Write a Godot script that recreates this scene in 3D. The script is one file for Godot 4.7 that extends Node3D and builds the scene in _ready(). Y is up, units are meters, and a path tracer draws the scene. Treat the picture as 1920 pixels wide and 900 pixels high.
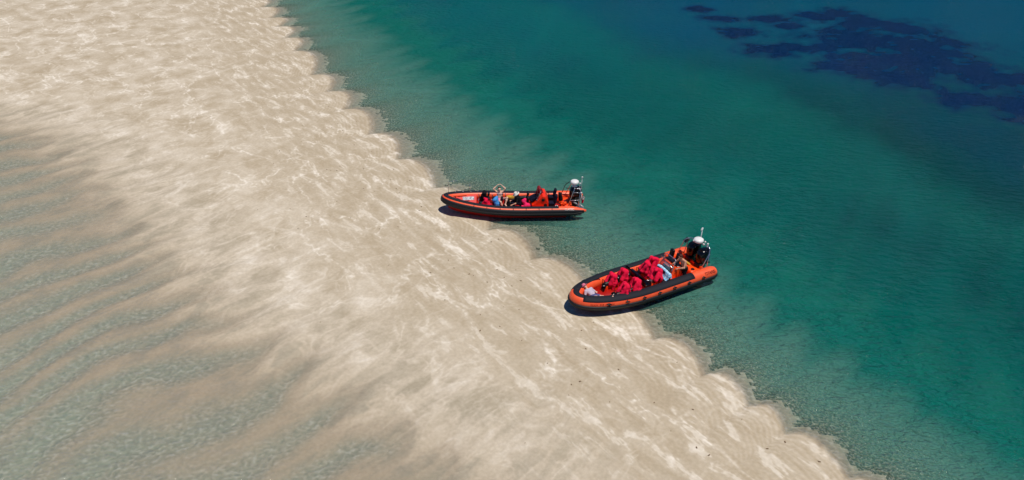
extends Node3D
# Two rigid inflatable boats on the edge of a sandbar, seen from the air.

const ALONG := Vector2(0.6, 0.8)      # along the bar (x, z)
const ACROSS := Vector2(0.8, -0.6)    # across the bar, towards the deep water
const CUSPS := [-106.0, -101.5, -97.5, -94.0, -90.2, -86.3, -81.2, -77.5, -73.1, -68.5, -61.0, -56.3, -51.9, -46.3, -41.3, -36.2, -32.4, -29.9, -25.9, -21.5, -17.2, -14.2, -11.8, -10.0, -7.2, -4.0, -1.0, 2.5, 6.0]

var noise_wide: FastNoiseLite
var noise_mid: FastNoiseLite
var noise_small: FastNoiseLite
var taken := {}


func fnl(s: int, freq: float, octaves := 4, kind := FastNoiseLite.TYPE_SIMPLEX_SMOOTH, fractal := FastNoiseLite.FRACTAL_FBM, warp := 0.0, warp_freq := 0.1) -> FastNoiseLite:
	var n := FastNoiseLite.new()
	n.seed = s
	n.noise_type = kind
	n.frequency = freq
	n.fractal_type = fractal if octaves > 1 else FastNoiseLite.FRACTAL_NONE
	n.fractal_octaves = octaves
	if warp > 0.0:
		n.domain_warp_enabled = true
		n.domain_warp_amplitude = warp
		n.domain_warp_frequency = warp_freq
		n.domain_warp_fractal_octaves = 2
	return n


func curve_at(pts: Array, x: float) -> float:
	if x <= pts[0].x:
		return pts[0].y
	for i in range(1, pts.size()):
		if x < pts[i].x:
			var a: Vector2 = pts[i - 1]
			var b: Vector2 = pts[i]
			var u := (x - a.x) / (b.x - a.x)
			return lerpf(a.y, b.y, u)
	return pts[-1].y


var SHORE := [Vector2(-200, 50), Vector2(-110, 34), Vector2(-89, 28.9), Vector2(-80, 27.4), Vector2(-70, 25.3), Vector2(-60, 23.4), Vector2(-50, 22.1), Vector2(-40, 21.0), Vector2(-30, 20.7), Vector2(-20, 21.3), Vector2(-10, 21.1), Vector2(0, 21.0), Vector2(60, 26)]
var LAGOON := [Vector2(-200, -60), Vector2(-80, -13), Vector2(-67, -0.5), Vector2(-61, 2.6), Vector2(-50, 4.3), Vector2(-38, 5.2), Vector2(-30, 6.0), Vector2(-25, 7.9), Vector2(-20, 9.4), Vector2(-16, 10.4), Vector2(0, 12), Vector2(60, 16)]
var DEPTH := [Vector2(0, 0), Vector2(0.6, 0.12), Vector2(1.4, 0.22), Vector2(3, 0.38), Vector2(6, 0.70), Vector2(9, 1.05), Vector2(13, 2.0), Vector2(20, 2.9), Vector2(26, 2.6), Vector2(31, 3.6), Vector2(37, 5.4), Vector2(60, 7.2), Vector2(120, 9.0), Vector2(2000, 16.0)]
const KELP := [Vector3(21.5, -85, 1.3), Vector3(23, -81, 1.6), Vector3(23.8, -76, 1.7), Vector3(28, -81, 1.7), Vector3(29.5, -78.5, 1.3), Vector3(25, -70, 2.0), Vector3(28, -70.5, 1.6), Vector3(30.5, -71, 1.5), Vector3(34, -82, 2.2), Vector3(37, -83, 2.2), Vector3(38, -79, 3.0), Vector3(41, -78, 2.8), Vector3(36, -73, 4.2), Vector3(40, -71, 4.0), Vector3(34, -67, 3.2), Vector3(30.5, -65, 2.2), Vector3(38, -66, 3.6), Vector3(34.5, -62, 2.6), Vector3(42, -65, 2.2), Vector3(41, -61.5, 2.0), Vector3(44, -62, 1.8), Vector3(37, -57, 2.0), Vector3(41, -55.5, 2.6), Vector3(45, -56, 3.2), Vector3(46, -61, 2.2), Vector3(50, -54, 4.0), Vector3(55, -52, 5.0), Vector3(62, -50, 6.0), Vector3(33, -76.5, 1.0)]


func lobe(q: float) -> float:                    # rounded tongues of sand between the cusps, 0 to 1
	for i in range(1, CUSPS.size()):
		if q < CUSPS[i]:
			var u := clampf((q - CUSPS[i - 1]) / (CUSPS[i] - CUSPS[i - 1]), 0.0, 1.0)
			return pow(maxf(sin(PI * pow(u, 0.62)), 0.0), 0.75)
	return 0.5


func swell(q: float) -> float:                   # the same tongues, smoothed, as they run on under water
	for i in range(1, CUSPS.size()):
		if q < CUSPS[i]:
			var u := clampf((q - CUSPS[i - 1]) / (CUSPS[i] - CUSPS[i - 1]), 0.0, 1.0)
			return 0.5 - 0.5 * cos(TAU * pow(u, 0.7))
	return 0.5


func shore_t(q: float) -> float:
	var size := clampf(remap(q, -75, -10, 1.75, 0.85), 0.7, 1.75)
	return curve_at(SHORE, q) + size * (lobe(q) - 0.25)


func kelp_mask(x: float, z: float) -> float:
	if x < 12 or z > -40 or z < -95:
		return 0.0
	var best := -9.0
	for k in KELP:
		best = maxf(best, 1.0 - Vector2((x - k.x) * 0.8, z - k.y).length() / (k.z * 1.25))
	return smoothstep(-0.28, 0.58, best + 0.04 + 0.6 * noise_small.get_noise_2d(x * 1.6, z * 1.6) + 0.55 * noise_small.get_noise_2d(x * 5.0, z * 5.0))


func ground(x: float, z: float) -> float:        # height of the sand, the water stands at 0
	var q := x * ALONG.x + z * ALONG.y
	var t := x * ACROSS.x + z * ACROSS.y
	var d := t - shore_t(q)
	var h := 0.0
	if d > 0.0:
		var bend := noise_wide.get_noise_2d(x, z)
		h = -curve_at(DEPTH, d * (1.0 + 0.12 * bend) + minf(d, 7.0) * clampf(remap(q, -34, -10, 0.0, 0.6), 0.0, 0.7))
		var ridge := swell(q + 0.36 * d + 0.9 * bend)
		h += (ridge - 0.55) * 0.27 * smoothstep(1.0, 9.0, d) * (1.0 - smoothstep(16.0, 34.0, d))
		h *= 1.0 + 0.22 * noise_wide.get_noise_2d(x * 0.9 + 300.0, z * 0.9) * smoothstep(4.0, 15.0, d)
		return h
	var dl := curve_at(LAGOON, q) - t            # into the lagoon
	h = 0.30 * (1.0 - exp(d * 0.28))
	h = minf(h, 0.02 + 0.20 * smoothstep(1.0, -9.0, dl) + 0.06 * noise_mid.get_noise_2d(x, z) * smoothstep(0.0, -4.0, dl) + 0.0)
	if dl > -9.0:
		var w := noise_wide.get_noise_2d(x * 1.3, z * 1.3)
		var f := (x * 0.70 + z * 0.714) / 2.65 + 1.15 * w + 0.35 * noise_mid.get_noise_2d(x * 0.6, z * 0.6)
		var u := f - floorf(f)
		var r := 0.5 - 0.5 * cos(TAU * pow(u, 0.75))
		var amp := 0.060 * smoothstep(-8.0, 2.0, dl) * (0.75 + 0.7 * noise_mid.get_noise_2d(x * 0.35 + 50, z * 0.35))
		if dl > 0.0:
			h = lerpf(h, -0.058 - 0.009 * dl, smoothstep(-1.5, 3.0, dl))
		h += (r - 0.52) * amp * 2.0
	return h


func water_colour(depth: float, x: float, z: float) -> Color:    # colour and cover of a column of water that deep
	var cover := minf(1.0 - exp(-1.8 * depth * depth / (depth + 0.10)), 0.97)
	var farther := smoothstep(-48.0, -80.0, z)  # far water is bluer: sky reflection painted into its colour
	var c := Color(0.150, 0.380, 0.305).lerp(Color(0.006, 0.152, 0.120), smoothstep(0.10, 1.35, depth))
	c = c.lerp(Color(0.002, 0.098, 0.086).lerp(Color(0.003, 0.112, 0.118), farther), smoothstep(1.4, 2.6, depth))
	c = c.lerp(Color(0.001, 0.054, 0.056).lerp(Color(0.002, 0.086, 0.118), farther), smoothstep(2.6, 3.9, depth))
	c = c.lerp(Color(0.001, 0.050, 0.075).lerp(Color(0.001, 0.074, 0.132), farther), smoothstep(3.9, 6.6, depth))
	c.a = cover
	return c


func axis(lo_far: float, lo: float, hi: float, hi_far: float, step: float) -> PackedFloat32Array:   # fine between lo and hi, coarser beyond
	var a := PackedFloat32Array()
	var left := PackedFloat32Array()
	var s := step
	var v := lo
	while v > lo_far:
		s *= 1.35
		v -= s
		left.append(v)
	left.reverse()
	a.append_array(left)
	v = lo
	while v < hi:
		a.append(v)
		v += step
	s = step
	while v < hi_far:
		a.append(v)
		s *= 1.35
		v += s
	a.append(v)
	return a


func sheet(xs: PackedFloat32Array, zs: PackedFloat32Array, fill: Callable, split := false) -> Array:   # fill(row) -> [vertices, colours, uv, uv2]
	var n := xs.size()
	var m := zs.size()
	var rows := []
	rows.resize(m)
	var job := func(i: int) -> void: rows[i] = fill.call(zs[i])
	var id := WorkerThreadPool.add_group_task(job, m)
	WorkerThreadPool.wait_for_group_task_completion(id)
	var v := PackedVector3Array()
	var c := PackedColorArray()
	var uv := PackedVector2Array()
	var uv2 := PackedVector2Array()
	for r in rows:
		v.append_array(r[0])
		c.append_array(r[1])
		uv.append_array(r[2])
		uv2.append_array(r[3])
	var nn := PackedVector3Array()
	nn.resize(v.size())
	for i in m:
		for j in n:
			var k := i * n + j
			var dx := v[i * n + mini(j + 1, n - 1)] - v[i * n + maxi(j - 1, 0)]
			var dz := v[mini(i + 1, m - 1) * n + j] - v[maxi(i - 1, 0) * n + j]
			nn[k] = dz.cross(dx).normalized()
	var idx := PackedInt32Array()
	var deep := PackedInt32Array()
	for i in m - 1:
		var line := PackedInt32Array()
		line.resize((n - 1) * 6)
		var under := PackedInt32Array()
		under.resize((n - 1) * 6)
		var at := 0
		var at2 := 0
		for j in n - 1:
			var a := i * n + j
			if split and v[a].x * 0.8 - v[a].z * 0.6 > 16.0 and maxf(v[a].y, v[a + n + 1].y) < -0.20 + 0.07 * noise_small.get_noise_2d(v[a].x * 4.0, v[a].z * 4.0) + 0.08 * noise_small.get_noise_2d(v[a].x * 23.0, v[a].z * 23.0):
				under[at2] = a; under[at2 + 1] = a + 1; under[at2 + 2] = a + n
				under[at2 + 3] = a + 1; under[at2 + 4] = a + n + 1; under[at2 + 5] = a + n
				at2 += 6
			else:
				line[at] = a; line[at + 1] = a + 1; line[at + 2] = a + n
				line[at + 3] = a + 1; line[at + 4] = a + n + 1; line[at + 5] = a + n
				at += 6
		idx.append_array(line.slice(0, at))
		deep.append_array(under.slice(0, at2))
	var arr := []
	arr.resize(Mesh.ARRAY_MAX)
	arr[Mesh.ARRAY_VERTEX] = v
	arr[Mesh.ARRAY_NORMAL] = nn
	arr[Mesh.ARRAY_COLOR] = c
	arr[Mesh.ARRAY_TEX_UV] = uv
	arr[Mesh.ARRAY_TEX_UV2] = uv2
	arr[Mesh.ARRAY_INDEX] = idx
	var mesh := ArrayMesh.new()
	mesh.add_surface_from_arrays(Mesh.PRIMITIVE_TRIANGLES, arr)
	if not split:
		return [mesh]
	arr[Mesh.ARRAY_TEX_UV] = uv2
	arr[Mesh.ARRAY_TEX_UV2] = uv
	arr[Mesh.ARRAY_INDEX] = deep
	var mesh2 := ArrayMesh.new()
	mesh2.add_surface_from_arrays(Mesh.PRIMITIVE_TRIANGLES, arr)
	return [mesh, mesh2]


func u_of(q: float) -> float:                    # the texture is finer towards the near end of the bar
	return 1.0 - pow(maxf((4.0 - q) / 112.0, 0.0), 0.62)


func q_of(u: float) -> float:
	return 4.0 - 112.0 * pow(1.0 - u, 1.0 / 0.62)


func sand_textures(wide: int, high: int) -> Array:      # colour and relief of the sand, laid once over the bar: u runs along it, v across it
	var streak := fnl(11, 0.42, 4, FastNoiseLite.TYPE_SIMPLEX_SMOOTH, FastNoiseLite.FRACTAL_RIDGED, 2.2, 0.22)
	var cloud := fnl(12, 0.26, 4, FastNoiseLite.TYPE_SIMPLEX_SMOOTH, FastNoiseLite.FRACTAL_FBM, 3.5, 0.12)
	var cell := fnl(13, 0.36, 1, FastNoiseLite.TYPE_CELLULAR, FastNoiseLite.FRACTAL_NONE, 2.6, 0.25)
	cell.cellular_return_type = FastNoiseLite.RETURN_DISTANCE2_SUB
	var blot := fnl(14, 0.8, 4, FastNoiseLite.TYPE_SIMPLEX_SMOOTH, FastNoiseLite.FRACTAL_FBM, 1.2, 0.5)
	var fine := fnl(15, 2.6, 2, FastNoiseLite.TYPE_SIMPLEX_SMOOTH)
	var curl := fnl(16, 0.6, 3, FastNoiseLite.TYPE_SIMPLEX_SMOOTH, FastNoiseLite.FRACTAL_RIDGED, 1.8, 0.4)
	var lag := PackedFloat32Array()
	var sho := PackedFloat32Array()
	var qs := PackedFloat32Array()
	var hair := fnl(18, 0.30, 3, FastNoiseLite.TYPE_SIMPLEX_SMOOTH, FastNoiseLite.FRACTAL_RIDGED, 3.2, 0.28)
	var thread := fnl(19, 0.16, 1, FastNoiseLite.TYPE_SIMPLEX_SMOOTH, FastNoiseLite.FRACTAL_NONE, 3.4, 0.16)
	var fleck := fnl(17, 3.4, 2, FastNoiseLite.TYPE_SIMPLEX_SMOOTH, FastNoiseLite.FRACTAL_FBM, 0.25, 0.8)
	for i in wide:
		var q := q_of((i + 0.5) / wide)
		qs.append(q)
		lag.append(curve_at(LAGOON, q))
		sho.append(shore_t(q))
	var rows := []
	rows.resize(high)
	var job := func(j: int) -> void:
		var row := PackedByteArray()
		row.resize(wide * 3)
		var rel := PackedByteArray()
		rel.resize(wide)
		var t := lerpf(-14.0, 38.0, (j + 0.5) / high)
		var deep := -9.0
		for i in wide:
			var q := qs[i]
			var x := q * 0.6 + t * 0.8
			var z := q * 0.8 - t * 0.6
			var dl := lag[i] - t
			var d := t - sho[i]
			var relief := 0.5
			var c := Color(0.715, 0.658, 0.562)
			var fn := fine.get_noise_2d(x, z)
			if d < 0.4:
				var left := smoothstep(-9.0, -1.0, dl)
				var right := smoothstep(-11.0, -5.0, d)
				var a := x * 0.70 - z * 0.714
				var b := x * 0.714 + z * 0.70
				var cl := cloud.get_noise_2d(q, t * 1.4)
				var cu := curl.get_noise_2d(a * 0.7, b * 1.2)
				var hr := hair.get_noise_2d(a * 0.75, b * 1.1)
				var pale := (0.42 + 0.8 * cl) * 0.75 + 0.16 * cu + 0.40 * smoothstep(0.30, 0.95, hr)
				if left > 0.0:
					var st := streak.get_noise_2d(a * 0.5, b * 1.5)
					var wisp := 0.34 + 0.55 * st + 0.35 * cl + 0.36 * smoothstep(0.25, 0.95, hr)
					pale = lerpf(pale, wisp, left)
					var brown := smoothstep(-7.5, 2.5, dl) * smoothstep(0.8, 0.1, wisp)
					c = c.lerp(Color(0.625, 0.615, 0.56), brown * 0.6)
					pale *= 1.0 - 0.8 * smoothstep(-4.5, 4.0, dl)
				if right > 0.0:
					var bl := blot.get_noise_2d(q * 0.42, t * 1.5)
					var lines := sin(d * 21.0 + 5.0 * cl) * smoothstep(-4.5, -1.0, d) * 0.10
					pale = lerpf(pale, 0.22 + 0.40 * bl + lines + 0.22 * smoothstep(0.4, 0.95, hr), right)
					pale += 0.36 * smoothstep(0.27, 0.40, bl + 0.16 * fn) * right
				if left < 1.0:
					var edge := cell.get_noise_2d(q * 0.52, t * 1.1) + 1.0
					if edge < 0.11:
						pale += 0.85 * smoothstep(0.11, 0.0, edge) * smoothstep(-0.25, 0.15, cloud.get_noise_2d(q * 0.9 + 90, t * 0.9)) * (1.0 - left) * (0.55 + 0.6 * fn)
				pale = clampf(pale * 0.92 + 0.05 * fn, 0.0, 1.12)
				c = c.lerp(Color(0.905, 0.872, 0.812), pale)
				var th := absf(thread.get_noise_2d(q * 0.45, t))
				if th < 0.045:
					pale += 0.62 * smoothstep(0.045, 0.004, th) * (1.0 - 0.7 * left) * clampf(0.6 + 1.2 * cl, 0.0, 1.0)
				relief += 0.03 * fn + 0.07 * (pale - 0.5)
			if d > -0.1 and d < 5.0 or dl > -4.0 and d < -4.0:                 # lagoon troughs and shallows: rippled sand, light and dark caustic flecks painted in
				if i % 3 == 0 or deep < -8.0:
					deep = -ground(x, z)
				var rough := smoothstep(0.045, 0.15, deep) if d < -4.0 else smoothstep(0.02, 0.12, deep) * (1.0 - smoothstep(2.5, 5.0, d)) * 0.9
				if rough > 0.0:
					var f := fleck.get_noise_2d(x * 0.8 - z * 0.45, z * 1.1 + x * 0.45)
					relief += 0.45 * rough * f
					c = c.lerp(Color(0.56, 0.555, 0.49) if f < 0.0 else Color(0.92, 0.90, 0.86), minf(absf(f) * 1.8, 1.0) * 0.75 * rough * clampf(0.75 + 0.9 * fn + 0.5 * blot.get_noise_2d(x * 0.5, z * 0.5), 0.2, 1.0))
					c = c.lerp(Color(0.66, 0.67, 0.62), 0.4 * rough)
			row[i * 3] = clampi(int(c.r * 255.0), 0, 255)
			row[i * 3 + 1] = clampi(int(c.g * 255.0), 0, 255)
			row[i * 3 + 2] = clampi(int(c.b * 255.0), 0, 255)
			rel[i] = clampi(int(relief * 255.0), 0, 255)
		rows[j] = [row, rel]
	var id := WorkerThreadPool.add_group_task(job, high)
	WorkerThreadPool.wait_for_group_task_completion(id)
	var data := PackedByteArray()
	var heights := PackedByteArray()
	for r in rows:
		data.append_array(r[0])
		heights.append_array(r[1])
	return [ImageTexture.create_from_image(Image.create_from_data(wide, high, false, Image.FORMAT_RGB8, data)), ImageTexture.create_from_image(Image.create_from_data(wide, high, false, Image.FORMAT_L8, heights))]


func noise_tex(n: FastNoiseLite, size: int, ramp: Array = [], normal := 0.0) -> NoiseTexture2D:
	var t := NoiseTexture2D.new()
	t.width = size
	t.height = size
	t.seamless = true
	t.seamless_blend_skirt = 0.15
	t.generate_mipmaps = false
	t.noise = n
	if ramp:
		var g := Gradient.new()
		g.offsets = PackedFloat32Array([0.0, 1.0])
		g.colors = PackedColorArray(ramp)
		t.color_ramp = g
	if normal > 0.0:
		t.as_normal_map = true
		t.bump_strength = normal
	return t


func build_setting() -> void:
	var xs := axis(-1500, -64, 62, 1500, 0.22)
	var zs := axis(-1800, -96, -12, 400, 0.22)
	var sand_row := func(z: float) -> Array:
		var v := PackedVector3Array()
		var c := PackedColorArray()
		var uv := PackedVector2Array()
		var uv2 := PackedVector2Array()
		for x in xs:
			var h := ground(x, z)
			v.append(Vector3(x, h, z))
			var q := x * 0.6 + z * 0.8
			var t := x * 0.8 - z * 0.6
			var wet := smoothstep(0.006, -0.014, h)
			var dl := curve_at(LAGOON, q) - t
			if dl > -5.0:
				wet = maxf(smoothstep(0.05, -0.05, h), 0.36 * smoothstep(-7.0, 4.0, dl)) * 0.75
			var tone := lerpf(1.0, 0.68 + 0.32 * smoothstep(-0.13, -0.26, h), wet)
			var greening := smoothstep(-0.12, -0.6, h)            # sand colour turns greener with depth
			c.append(Color(tone * (1.0 - 0.22 * greening), tone * (1.0 - 0.03 * wet), tone * (1.0 - 0.05 * wet - 0.10 * greening)))
			uv2.append(Vector2(x, z) / 7.0)
			uv.append(Vector2(u_of(q), (t + 14.0) / 52.0))
		return [v, c, uv, uv2]
	var sand_mat := StandardMaterial3D.new()
	sand_mat.roughness = 0.85
	sand_mat.metallic_specular = 0.3
	sand_mat.vertex_color_use_as_albedo = true
	var maps := sand_textures(2048, 1408)
	sand_mat.albedo_texture = maps[0]
	sand_mat.heightmap_enabled = true
	sand_mat.heightmap_texture = maps[1]
	sand_mat.heightmap_scale = 9.0
	sand_mat.detail_enabled = true
	sand_mat.detail_blend_mode = BaseMaterial3D.BLEND_MODE_MUL
	sand_mat.detail_uv_layer = BaseMaterial3D.DETAIL_UV_2
	sand_mat.detail_albedo = noise_tex(fnl(21, 0.03, 5), 1024, [Color(0.92, 0.915, 0.91), Color(1, 1, 1)])
	var sand := MeshInstance3D.new()
	sand.name = "sandbar"
	var beds := sheet(xs, zs, sand_row, true)
	sand.mesh = beds[0]
	sand.material_override = sand_mat
	sand.set_meta("kind", "structure")
	add_child(sand)
	var bed_mat := StandardMaterial3D.new()
	bed_mat.roughness = 0.9
	bed_mat.metallic_specular = 0.2
	bed_mat.vertex_color_use_as_albedo = true
	var caustic_noise := fnl(23, 0.040, 3, FastNoiseLite.TYPE_SIMPLEX_SMOOTH, FastNoiseLite.FRACTAL_FBM, 14.0, 0.02)
	var speckle := noise_tex(caustic_noise, 1024, [Color(0.54, 0.56, 0.52), Color(1, 1, 1)])      # caustic sparkle of the wavelets, painted into the bed colour
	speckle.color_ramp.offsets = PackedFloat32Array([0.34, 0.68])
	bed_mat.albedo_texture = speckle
	bed_mat.heightmap_enabled = true
	bed_mat.heightmap_texture = noise_tex(caustic_noise, 1024)
	bed_mat.heightmap_scale = 24.0
	bed_mat.detail_enabled = true
	bed_mat.detail_blend_mode = BaseMaterial3D.BLEND_MODE_MUL
	bed_mat.detail_uv_layer = BaseMaterial3D.DETAIL_UV_2
	bed_mat.detail_albedo = maps[0]
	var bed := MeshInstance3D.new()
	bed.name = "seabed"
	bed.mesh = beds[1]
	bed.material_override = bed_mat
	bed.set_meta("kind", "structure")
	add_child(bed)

	var wxs := axis(-1500, -64, 62, 1500, 0.45)
	var wzs := axis(-1800, -96, -12, 400, 0.45)
	var water_row := func(z: float) -> Array:
		var v := PackedVector3Array()
		var c := PackedColorArray()
		var uv := PackedVector2Array()
		for x in wxs:
			var depth := maxf(-ground(x, z), 0.0)
			var k := kelp_mask(x, z)
			var col := water_colour(depth, x, z)
			if k > 0.0:
				col = col.lerp(Color(0.001, 0.023, 0.086, 0.88), k)
			v.append(Vector3(x, -0.006, z))
			c.append(col)
			uv.append(Vector2(x * 0.6 + z * 0.12, z * 1.3 - x * 0.2) / 17.0)
		return [v, c, uv, uv]
	var body_sheet: ArrayMesh = sheet(wxs, wzs, water_row)[0]
	var body_mat := StandardMaterial3D.new()
	body_mat.vertex_color_use_as_albedo = true
	body_mat.transparency = BaseMaterial3D.TRANSPARENCY_ALPHA
	var ripple := fnl(31, 0.015, 5, FastNoiseLite.TYPE_SIMPLEX_SMOOTH, FastNoiseLite.FRACTAL_FBM, 30.0, 0.008)
	ripple.fractal_gain = 0.62
	var ripples := noise_tex(ripple, 1536)
	body_mat.heightmap_enabled = true
	body_mat.heightmap_texture = ripples
	body_mat.heightmap_scale = 34.0
	body_mat.roughness = 0.9
	body_mat.specular_mode = BaseMaterial3D.SPECULAR_DISABLED
	var body := MeshInstance3D.new()
	body.name = "water"
	body.mesh = body_sheet
	body.material_override = body_mat
	body.set_meta("kind", "structure")
	add_child(body)

	var top_mat := StandardMaterial3D.new()
	top_mat.transparency = BaseMaterial3D.TRANSPARENCY_ALPHA
	top_mat.albedo_color = Color(1, 1, 1, 0.0)
	top_mat.roughness = 0.06
	top_mat.metallic_specular = 0.21
	top_mat.heightmap_enabled = true
	top_mat.heightmap_texture = ripples
	top_mat.heightmap_scale = 30.0
	var top_xs := PackedFloat32Array([-1500, -300, -64, 0, 62, 300, 1500])
	var top_zs := PackedFloat32Array([-1800, -400, -96, -50, -12, 100, 400])
	var top_row := func(z: float) -> Array:
		var v := PackedVector3Array()
		var c := PackedColorArray()
		var uv := PackedVector2Array()
		for x in top_xs:
			v.append(Vector3(x, 0, z))
			c.append(Color.WHITE)
			uv.append(Vector2(x * 0.6 + z * 0.12, z * 1.3 - x * 0.2) / 17.0)
		return [v, c, uv, uv]
	var top := MeshInstance3D.new()
	top.name = "water_surface"
	top.mesh = sheet(top_xs, top_zs, top_row)[0]
	top.material_override = top_mat
	top.set_meta("kind", "structure")
	add_child(top)


# ---------------------------------------------------------------- naming and mesh helpers
func numbered(called: String) -> String:
	var n: int = taken.get(called, 0)
	taken[called] = n + 1
	return called if n == 0 else "%s_%03d" % [called, n]


func thing(called: String, label: String, category: String, xf := Transform3D(), group := "") -> Node3D:
	var o := Node3D.new()
	o.name = numbered(called)
	add_child(o)
	o.transform = xf
	return tag(o, label, category, group)


func tag(o: Node3D, label: String, category: String, group := "") -> Node3D:
	o.set_meta("label", label)
	o.set_meta("category", category)
	if group:
		o.set_meta("group", group)
	return o


func obj(called: String, mesh: Mesh, mat: Material, parent: Node = self, at := Vector3.ZERO, turn := Vector3.ZERO) -> MeshInstance3D:
	var o := MeshInstance3D.new()
	o.name = called if parent != self else numbered(called)
	o.mesh = mesh
	o.material_override = mat
	parent.add_child(o, true)
	o.position = at
	o.rotation = turn
	return o


func part(called: String, parent: Node, at := Vector3.ZERO, turn := Vector3.ZERO) -> Node3D:
	var o := Node3D.new()
	o.name = called
	parent.add_child(o, true)
	o.position = at
	o.rotation = turn
	return o


func begin(flat := false) -> SurfaceTool:
	var st := SurfaceTool.new()
	st.begin(Mesh.PRIMITIVE_TRIANGLES)
	st.set_smooth_group(-1 if flat else 0)
	return st


func done(st: SurfaceTool) -> ArrayMesh:
	st.generate_normals()
	return st.commit()


func tri(st: SurfaceTool, a: Vector3, b: Vector3, c: Vector3) -> void:
	st.add_vertex(a)
	st.add_vertex(b)
	st.add_vertex(c)


func quad(st: SurfaceTool, a: Vector3, b: Vector3, c: Vector3, d: Vector3) -> void:
	tri(st, a, b, c)
	tri(st, a, c, d)


func loft(st: SurfaceTool, rings: Array, closed := true, caps := true) -> void:
	var n: int = rings[0].size()
	for i in rings.size() - 1:
		for j in (n if closed else n - 1):
			var k := (j + 1) % n
			quad(st, rings[i][j], rings[i + 1][j], rings[i + 1][k], rings[i][k])
	if caps:
		for e in [0, rings.size() - 1]:
			var mid := Vector3.ZERO
			for p in rings[e]:
				mid += p
			mid /= n
			for j in n:
				var k := (j + 1) % n
				if e == 0:
					tri(st, mid, rings[e][j], rings[e][k])
				else:
					tri(st, mid, rings[e][k], rings[e][j])


func rod(st: SurfaceTool, pts: Array, r: float, sides := 8) -> void:
	var rings := []
	var prev := Vector3.ZERO
	for i in pts.size():
		var a: Vector3 = pts[maxi(i - 1, 0)]
		var b: Vector3 = pts[mini(i + 1, pts.size() - 1)]
		var f := (b - a).normalized()
		var u := prev - f * prev.dot(f)
		if u.length() < 0.1:
			u = f.cross(Vector3.UP if absf(f.y) < 0.9 else Vector3.RIGHT)
		u = u.normalized()
		prev = u
		var w := f.cross(u)
		var ring := []
		for k in sides:
			var t := TAU * k / sides
			ring.append(pts[i] + (u * cos(t) + w * sin(t)) * r)
		rings.append(ring)
	loft(st, rings)


func rods(lines: Array, r: float, sides := 8) -> ArrayMesh:
	var st := begin()
	for l in lines:
		rod(st, l, r, sides)
	return done(st)


func round_path(pts: Array, bend := 0.12, steps := 4) -> Array:      # a bent tube's path: corners rounded
	var out := [pts[0]]
	for i in range(1, pts.size() - 1):
		var p: Vector3 = pts[i]
		var a: Vector3 = p.move_toward(pts[i - 1], bend)
		var b: Vector3 = p.move_toward(pts[i + 1], bend)
		for k in steps + 1:
			var t := float(k) / steps
			out.append(a.lerp(p, t).lerp(p.lerp(b, t), t))
	out.append(pts[-1])
	return out


func block(size: Vector3, bevel := 0.02, taper := Vector2.ONE, shift := Vector2.ZERO) -> ArrayMesh:     # a box with rounded edges standing on y = 0; its top is scaled by taper and moved by shift
	var st := begin()
	var rings := []
	var b := minf(bevel, minf(size.x, minf(size.y, size.z)) * 0.49)
	for lv in [[0.0, b], [b * 0.3, b * 0.3], [b, 0.0], [size.y - b, 0.0], [size.y - b * 0.3, b * 0.3], [size.y, b]]:
		var v: float = lv[0] / size.y
		var sx: float = size.x * 0.5 * lerpf(1.0, taper.x, v) - lv[1]
		var sz: float = size.z * 0.5 * lerpf(1.0, taper.y, v) - lv[1]
		var ring := []
		for c in [[1, 1], [-1, 1], [-1, -1], [1, -1]]:
			var a0 := atan2(c[1], c[0]) - PI / 4
			for k in 4:
				var t: float = a0 + PI / 2 * k / 3.0
				ring.append(Vector3(c[0] * (sx - b) + cos(t) * b + shift.x * v, lv[0], c[1] * (sz - b) + sin(t) * b + shift.y * v))
		rings.append(ring)
	rings.reverse()
	loft(st, rings)
	return done(st)


func prism(outline: Array, thick: float, bevel := 0.015) -> ArrayMesh:      # an outline in x and y given a thickness along z, edges chamfered
	var st := begin(true)
	var mid := Vector2.ZERO
	for p in outline:
		mid += p
	mid /= outline.size()
	var rings := []
	for lv in [[-0.5, bevel], [-0.5 + bevel / thick, 0.0], [0.5 - bevel / thick, 0.0], [0.5, bevel]]:
		var ring := []
		for p in outline:
			var q: Vector2 = p.move_toward(mid, lv[1] * 1.3)
			ring.append(Vector3(q.x, q.y, lv[0] * thick))
		rings.append(ring)
	loft(st, rings)
	return done(st)


func lathe(profile: Array, sides := 20) -> ArrayMesh:       # (radius, height) pairs turned about y
	var st := begin()
	var rings := []
	for p in profile:
		var ring := []
		for k in sides:
			ring.append(Vector3(cos(TAU * k / sides) * p.x, p.y, sin(TAU * k / sides) * p.x))
		rings.append(ring)
	loft(st, rings)
	return done(st)


func paint(c: Color, rough := 0.5, spec := 0.5, metal := 0.0) -> StandardMaterial3D:
	var m := StandardMaterial3D.new()
	m.albedo_color = c
	m.roughness = rough
	m.metallic_specular = spec
	m.metallic = metal
	return m


func cloth(c: Color, fleck := 0.18) -> StandardMaterial3D:
	var m := paint(Color.WHITE, 0.85, 0.25)
	m.albedo_texture = noise_tex(fnl(int(c.r * 90 + c.g * 50 + c.b * 20) + 40, 0.06, 3), 128, [c.darkened(fleck), c.lightened(fleck * 0.4)])
	m.uv1_triplanar = true
	m.uv1_scale = Vector3.ONE * 2.0
	return m


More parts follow.
